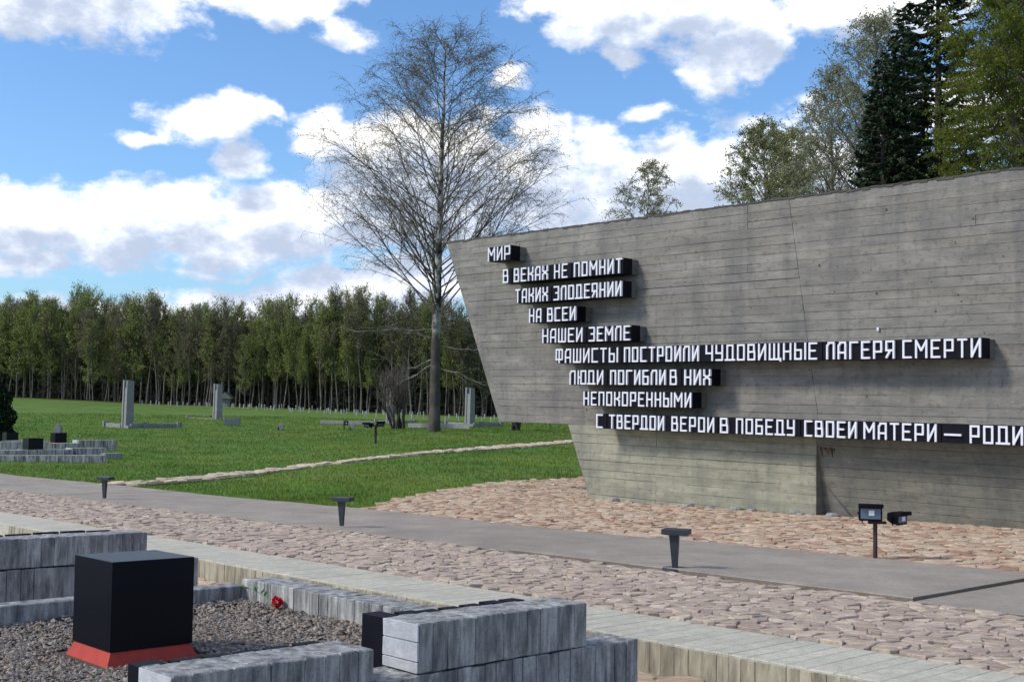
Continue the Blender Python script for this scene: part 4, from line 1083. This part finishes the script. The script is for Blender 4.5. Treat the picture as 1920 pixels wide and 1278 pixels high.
b, h = tree_at(1560, 70, 118); birch('birch_tree', 'middle-height grey-green birch leaning beside the tall one behind the wall', 'tree', b, h, 35, lambda f: cr_round(f) * .7, 9, .07, PG, nprim=50, nsec=9, ntw=8, twr=.0095, trunk_r=.2, droop=.22)
GG = [(.15, .20, .022), (.19, .24, .03), (.11, .14, .018), (.24, .26, .04)]
b, h = tree_at(1955, 44, -200); birch('birch_tree', 'big dense green birch at the right edge behind the wall', 'tree', b, h, 36, lambda f: np.interp(f, [.1, .3, .5, .8, 1], [.2, .2, .18, .15, .03]), 32, .05, GG, nprim=84, nsec=10, ntw=9, twr=.008, trunk_r=.25, droop=.3, start=.2)
b, h = tree_at(1960, 50, -100); birch('birch_tree', 'second green birch partly hidden at the right edge', 'tree', b, h, 37, lambda f: np.interp(f, [.1, .3, .5, .8, 1], [.2, .2, .18, .15, .03]), 16, .065, GG, nprim=60, nsec=9, ntw=8, twr=.008, trunk_r=.25, droop=.3, start=.2)

def spruce(label, base, H, R, seed, group=None):
    rs = random.Random(seed); t = thing('spruce_tree', label, 'tree', base, group=group)
    mb = MB(); mb.tube([base + Vector((0, 0, -.2)), base + Vector((.05, 0, H * .5)), base + Vector((0, 0, H))], [H * .014, H * .009, .02], 8); mb.build('trunk', MT['barkdark'], t)
    V, Fc, T = [], [], []; lm = MB()
    nb = int(H * 15)
    for i in range(nb):
        f = (i + rs.random()) / nb; z = H * (.1 + .9 * f); az = i * 2.399 + rs.uniform(-.4, .4)
        L = R * ((1 - f) ** .75) * rs.uniform(.65, 1.1) + .15
        d = Vector((math.cos(az), math.sin(az), -.1 + .35 * f)); pts, _ = wander(base + Vector((0, 0, z)), d, L, 6, .05, -.02, rs, -.10)
        lm.tube(pts, [.025 * (1 - .8 * j / 6) + .004 for j in range(7)], 3, cap=False)
        n = int(L * 42)
        for j in range(n):
            s = .12 + .88 * rs.random(); q, bd3 = lerp_path(pts, s); side = bd3.cross(Vector((0, 0, 1))) * rs.choice((-1, 1))
            dd = (bd3 * .6 + side * rs.uniform(.1, .8) + Vector((0, 0, -rs.uniform(.2, 1.0)))).normalized(); ln = rs.uniform(.14, .36)
            w = dd.cross(Vector((rs.gauss(0, 1), rs.gauss(0, 1), rs.gauss(0, 1)))).normalized() * ln * .2
            k = rs.uniform(.6, 1.3); c = (.022 * k, .042 * k, .018 * k) if rs.random() < .85 else (.045 * k, .07 * k, .025 * k)
            m = len(V); V += [tuple(q - w * .4), tuple(q + dd * ln * .5 - w), tuple(q + dd * ln), tuple(q + dd * ln * .5 + w)]; Fc.append((m, m + 1, m + 2, m + 3)); T.append(c)
    lm.build('branches', MT['barkdark'], t)
    mb = MB(); mb.v, mb.f, mb.t = V, Fc, T; mb.build('crown', MT['needle'], t); return t
b, h = tree_at(1695, 56, 5); spruce('dark spruce behind the wall with its tip at the top of the picture', b, h, 4.0, 41)
b, h = tree_at(1655, 50, 100); spruce('lower dark spruce in front of the grey birch behind the wall', b, h, 2.9, 42)
b, h = tree_at(1760, 50, -170); spruce('tallest dark spruce behind the wall, its tip beyond the top edge', b, h, 4.9, 43)
b, h = tree_at(1640, 58, 180); spruce('short dark spruce low behind the wall beside the birches', b, h, 2.3, 44)
# dark evergreen bush at the left edge
def bush(px, d, hpx, R, label):
    b = at_d(px, d); H = hpx / F * d; rs = random.Random(6); t = thing('evergreen_bush', label, 'bush', b)
    mb = MB(); mb.tube([b, b + Vector((0, 0, H * .9))], [.12, .02], 6); mb.build('stem', MT['barkdark'], t)
    V, Fc, T = [], [], []
    for i in range(9000):
        f = rs.random(); r = R * np.interp(f, [0, .25, .6, .85, 1], [.85, 1, .85, .5, .05]) * (rs.random() ** .35) * (1 + .12 * math.sin(f * 20)); az = rs.uniform(0, 6.283)
        p = b + Vector((math.cos(az) * r, math.sin(az) * r, f * H)); k = rs.uniform(.5, 1.4)
        leafquad(V, Fc, T, p, .09, rs, (.016 * k, .032 * k, .015 * k), -1.2)
    mb = MB(); mb.v, mb.f, mb.t = V, Fc, T; mb.build('crown', MT['needle'], t)
bush(-12, 62, 125, 1.25, 'dark rounded evergreen bush at the left edge of the lawn')

def shrub(px, py, label, seed, hpx, wpx, nst):
    c = fg(px, py); rs = random.Random(seed); t = thing('bare_shrub', label, 'shrub', c, group='bare many-stemmed shrubs'); k = c.y / F; st = MB(); tw = MB()
    for i in range(nst):
        d = Vector((rs.gauss(0, .16), rs.gauss(0, .16), 1)); p = c + Vector((rs.uniform(-1, 1) * wpx * .18 * k, rs.uniform(-.8, .8), -.05))
        pts, _ = wander(p, d, hpx * k * rs.uniform(.7, 1), 8, .05, .03, rs); st.tube(pts, [.085 * (1 - .85 * j / 8) + .008 for j in range(9)], 5)
        for j in range(22):
            q, bd4 = lerp_path(pts, rs.uniform(.3, .99)); sp, _ = wander(q, bd4 + Vector((rs.gauss(0, .5), rs.gauss(0, .5), .2)), rs.uniform(.6, 1.7), 5, .13, .03, rs); tw.tube(sp, [.02, .016, .013, .01, .008, .005], 3, cap=False)
            for u in range(3):
                q5, b5 = lerp_path(sp, rs.uniform(.3, .98)); s5, _ = wander(q5, b5 + Vector((rs.gauss(0, .5), rs.gauss(0, .5), .2)), rs.uniform(.3, .8), 3, .15, .02, rs); tw.tube(s5, [.013, .011, .008, .005], 3, cap=False)
    st.build('stems', MT['barkdark'], t); tw.build('twigs', MT['twig'], t)
shrub(744, 803, 'bare reddish-brown shrub with many stems left of the birch trunk', 61, 110, 90, 11)
shrub(966, 806, 'bare many-stemmed shrub hidden behind the wall overhang', 62, 60, 40, 10)

# ------------------------------------------------------------------ the forest edge
def forest_proto(kind, seed):
    rs = random.Random(seed); H = 15.0
    nm = {'g': 'forest_birch', 'b': 'forest_aspen', 'p': 'forest_pine'}[kind]
    t = thing(nm, '', 'tree', (0, 0, 0))
    lean = rs.uniform(-.08, .08); RF = rs.uniform(.7, 1.15)
    tp = [Vector((lean * z + .18 * math.sin(z * .5 + seed), .1 * math.sin(z * .4 + seed), z)) for z in np.linspace(-.3, H, 10)]
    mb = MB(); mb.tube(tp, [.085 * (1 - .8 * i / 9) + .015 for i in range(10)], 6)
    bk = 'palebark' if kind != 'p' else 'barkdark'
    parts = [mb.build('trunk', MT[bk], t)]
    V, Fc, T = [], [], []; br = MB()
    cols = {'g': [(.27, .33, .08), (.33, .38, .10), (.21, .27, .07), (.37, .40, .16)], 'b': [(.25, .26, .12), (.23, .21, .12), (.30, .29, .15), (.22, .18, .13)], 'p': [(.05, .075, .03), (.065, .09, .035), (.035, .055, .025)]}[kind]
    s0 = {'g': rs.uniform(.14, .42), 'b': rs.uniform(.2, .45), 'p': .1}[kind]; R = {'g': 3.3, 'b': 3.0, 'p': 2.3}[kind]
    nb = {'g': 62, 'b': 60, 'p': 60}[kind]
    for i in range(nb):
        f = s0 + (.98 - s0) * (i + rs.random()) / nb; p = lerp_path(tp, f)[0]; az = rs.uniform(0, 6.283)
        if kind == 'p': L = R * (1 - f) ** .7 + .3; d = Vector((math.cos(az), math.sin(az), -.05))
        else: L = RF * R * np.interp(f, [s0, .45, .8, 1], [.7, 1, .75, .25]); d = Vector((math.cos(az), math.sin(az), 1.1 + f))
        pts, _ = wander(p, d, L * rs.uniform(.8, 1.2), 5, .1, .03, rs)
        br.tube(pts, [.028, .022, .018, .014, .010, .007], 3, cap=False)
        for j in range({'g': 6, 'b': 9, 'p': 2}[kind]):
            q, bdx = lerp_path(pts, rs.uniform(.3, 1)); sp, _ = wander(q, bdx + Vector((rs.gauss(0, .4), rs.gauss(0, .4), .3)), rs.uniform(.5, 1.2), 3, .12, .03, rs); br.tube(sp, [.014, .012, .010, .007], 3, cap=False)
            for _ in range({'g': int(10 - 6 * max(0, f - .65) / .35), 'b': int(5 - 4 * max(0, f - .6) / .4), 'p': 14}[kind]):
                lp = lerp_path(sp, rs.random())[0] + Vector((rs.gauss(0, .2), rs.gauss(0, .2), rs.gauss(0, .2))); k = rs.uniform(.65, 1.3); c = rs.choice(cols)
                leafquad(V, Fc, T, lp, rs.uniform(.07, .17), rs, tuple(c_ * k for c_ in c), .5)
    parts.append(br.build('branches', MT['twig'], t))
    mb = MB(); mb.v, mb.f, mb.t = V, Fc, T; parts.append(mb.build('crown', MT['leaf' if kind != 'p' else 'needle'], t))
    for o in [t] + parts: o['_p'] = 1
    return t, parts
def edge_d(px): return float(np.interp(px, [-200, 30, 300, 620, 900, 1500], [185, 178, 168, 158, 150, 150]))
def top_y(px):
    return float(np.interp(px, [-200, 0, 50, 150, 200, 260, 330, 400, 480, 560, 620, 700, 900, 1100, 1500], [560, 572, 558, 560, 560, 568, 585, 570, 575, 575, 560, 565, 570, 570, 560]))
def forest():
    rs = random.Random(77)
    protos = {'g': [forest_proto('g', s) for s in (1, 2, 3, 4, 11, 12)], 'b': [forest_proto('b', s) for s in (5, 6, 7, 13)], 'p': [forest_proto('p', s) for s in (8, 9)]}
    used = set()
    lab = {'g': 'fresh-green birch %s, %s', 'b': 'half-bare aspen %s, %s', 'p': 'dark conifer %s, %s'}
    ROWN = ['in the forest front row', 'in the forest second row', 'in the forest third row', 'deep in the forest']
    grp = {'g': 'fresh-green birches of the forest edge', 'b': 'half-bare aspens of the forest edge', 'p': 'dark conifers of the forest'}
    for row in range(5):
        n = [118, 104, 80, 60, 44][row]
        for i in range(n):
            px = -110 + (1240) * (i + rs.uniform(-.9, .9)) / n
            d = edge_d(px) + row * 3.6 + rs.uniform(-1.6, 1.6)
            r = rs.random(); zone = math.sin(px * .011 + 1) 
            gz_ = .55 if px < 620 else .28
            if row < 2: kind = 'g' if r < gz_ + .2 * zone else ('b' if r < .92 else 'p')
            else: kind = 'g' if r < gz_ + .15 * zone else ('b' if r < .8 else 'p')
            k = rs.randrange(len(protos[kind])); t, parts = protos[kind][k]
            b = at_d(px, d); want = (HOR0 + ROLL * (px - 960) - top_y(px)) / F * d + CH - b.z
            want *= rs.uniform(.74, 1.06) * (1 + .05 * math.sin(px * .05) + .03 * math.sin(px * .13 + 2)) * (1 if row else .97) if kind != 'p' else rs.uniform(.55, .95)
            sz = want / 15.0; sx = sz * rs.uniform(.85, 1.2); rz = rs.uniform(0, 6.28)
            lb = lab[kind] % (ROWN[min(row, 3)], place(px))
            if (kind, k) not in used:
                used.add((kind, k)); o = t; o.location = b; o.rotation_euler = (0, 0, rz); o.scale = (sx, sx, sz)
                o['label'] = lb; o['group'] = grp[kind]
            else:
                copy_tree(t, parts, b, rz, (sx, sx, sz), lb, grp[kind])
    # the wood behind, one mass
    V, Fc, T = [], [], []; st = MB()
    for i in range(95000):
        px = rs.uniform(-150, 1300); d = edge_d(px) + rs.uniform(6, 36); b = at_d(px, d); H = ((HOR0 - 600) / F * d + CH - b.z)
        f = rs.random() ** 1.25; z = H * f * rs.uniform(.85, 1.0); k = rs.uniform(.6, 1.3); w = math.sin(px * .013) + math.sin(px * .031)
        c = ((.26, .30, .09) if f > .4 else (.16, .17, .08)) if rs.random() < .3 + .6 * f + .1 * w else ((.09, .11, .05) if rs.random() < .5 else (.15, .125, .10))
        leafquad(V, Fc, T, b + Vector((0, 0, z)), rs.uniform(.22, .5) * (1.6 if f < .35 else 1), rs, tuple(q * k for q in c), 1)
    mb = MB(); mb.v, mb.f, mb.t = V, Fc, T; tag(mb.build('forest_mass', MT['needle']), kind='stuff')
    # undergrowth along the foot of the trees
    V, Fc, T = [], [], []
    for i in range(14000):
        px = rs.uniform(-150, 1300); d = edge_d(px) + rs.uniform(1, 12); b = at_d(px, d); k = rs.uniform(.6, 1.3)
        c = rs.choice([(.07, .08, .04), (.11, .085, .055), (.06, .055, .04)]); leafquad(V, Fc, T, b + Vector((0, 0, abs(rs.gauss(0, 1.5)))), rs.uniform(.08, .22), rs, tuple(q * k for q in c), 1)
    mb = MB(); mb.v, mb.f, mb.t = V, Fc, T; tag(mb.build('undergrowth', MT['needle']), kind='stuff')
    mb = MB(); ps = [i for i in range(-200, 1500, 40)]
    for p, q in zip(ps[:-1], ps[1:]):
        def pt(px, dd): v = at_d(px, edge_d(px) + dd); v.z += .03; return v
        mb.poly([pt(p, -1.5), pt(q, -1.5), pt(q, 14), pt(p, 14)]); mb.poly([pt(p, 14), pt(q, 14), pt(q, 60), pt(p, 60)])
    tag(mb.build('forest_floor', MT['dirt']), kind='structure')
    # hut
    c = at_d(424, edge_d(424) - 3); t = thing('hut', 'small grey pitched-roof hut at the forest edge behind the second chimney monument', 'hut', c); k = c.y / F
    mb = MB(); mb.box(-.6, .7, 0, 1.5, 0, 1.1); mb.v = [tuple(c + Vector(v)) for v in mb.v]; mb.build('hut_wall', MT['wood'], t)
    mb = MB(); q = [c + Vector(v) for v in ((-.9, -.3, 1.1), (1.0, -.3, 1.1), (.05, -.3, 2.0))]; mb.prism(q, [v + Vector((0, 2.1, 0)) for v in q]); mb.build('roof', MT['wood'], t)
forest()
for o in bpy.data.objects:
    for k in ('_o', '_p'):
        if k in o: del o[k]

print('TRIS', sum(sum(len(p.vertices)-2 for p in m.polygons)*1 for m in bpy.data.meshes))
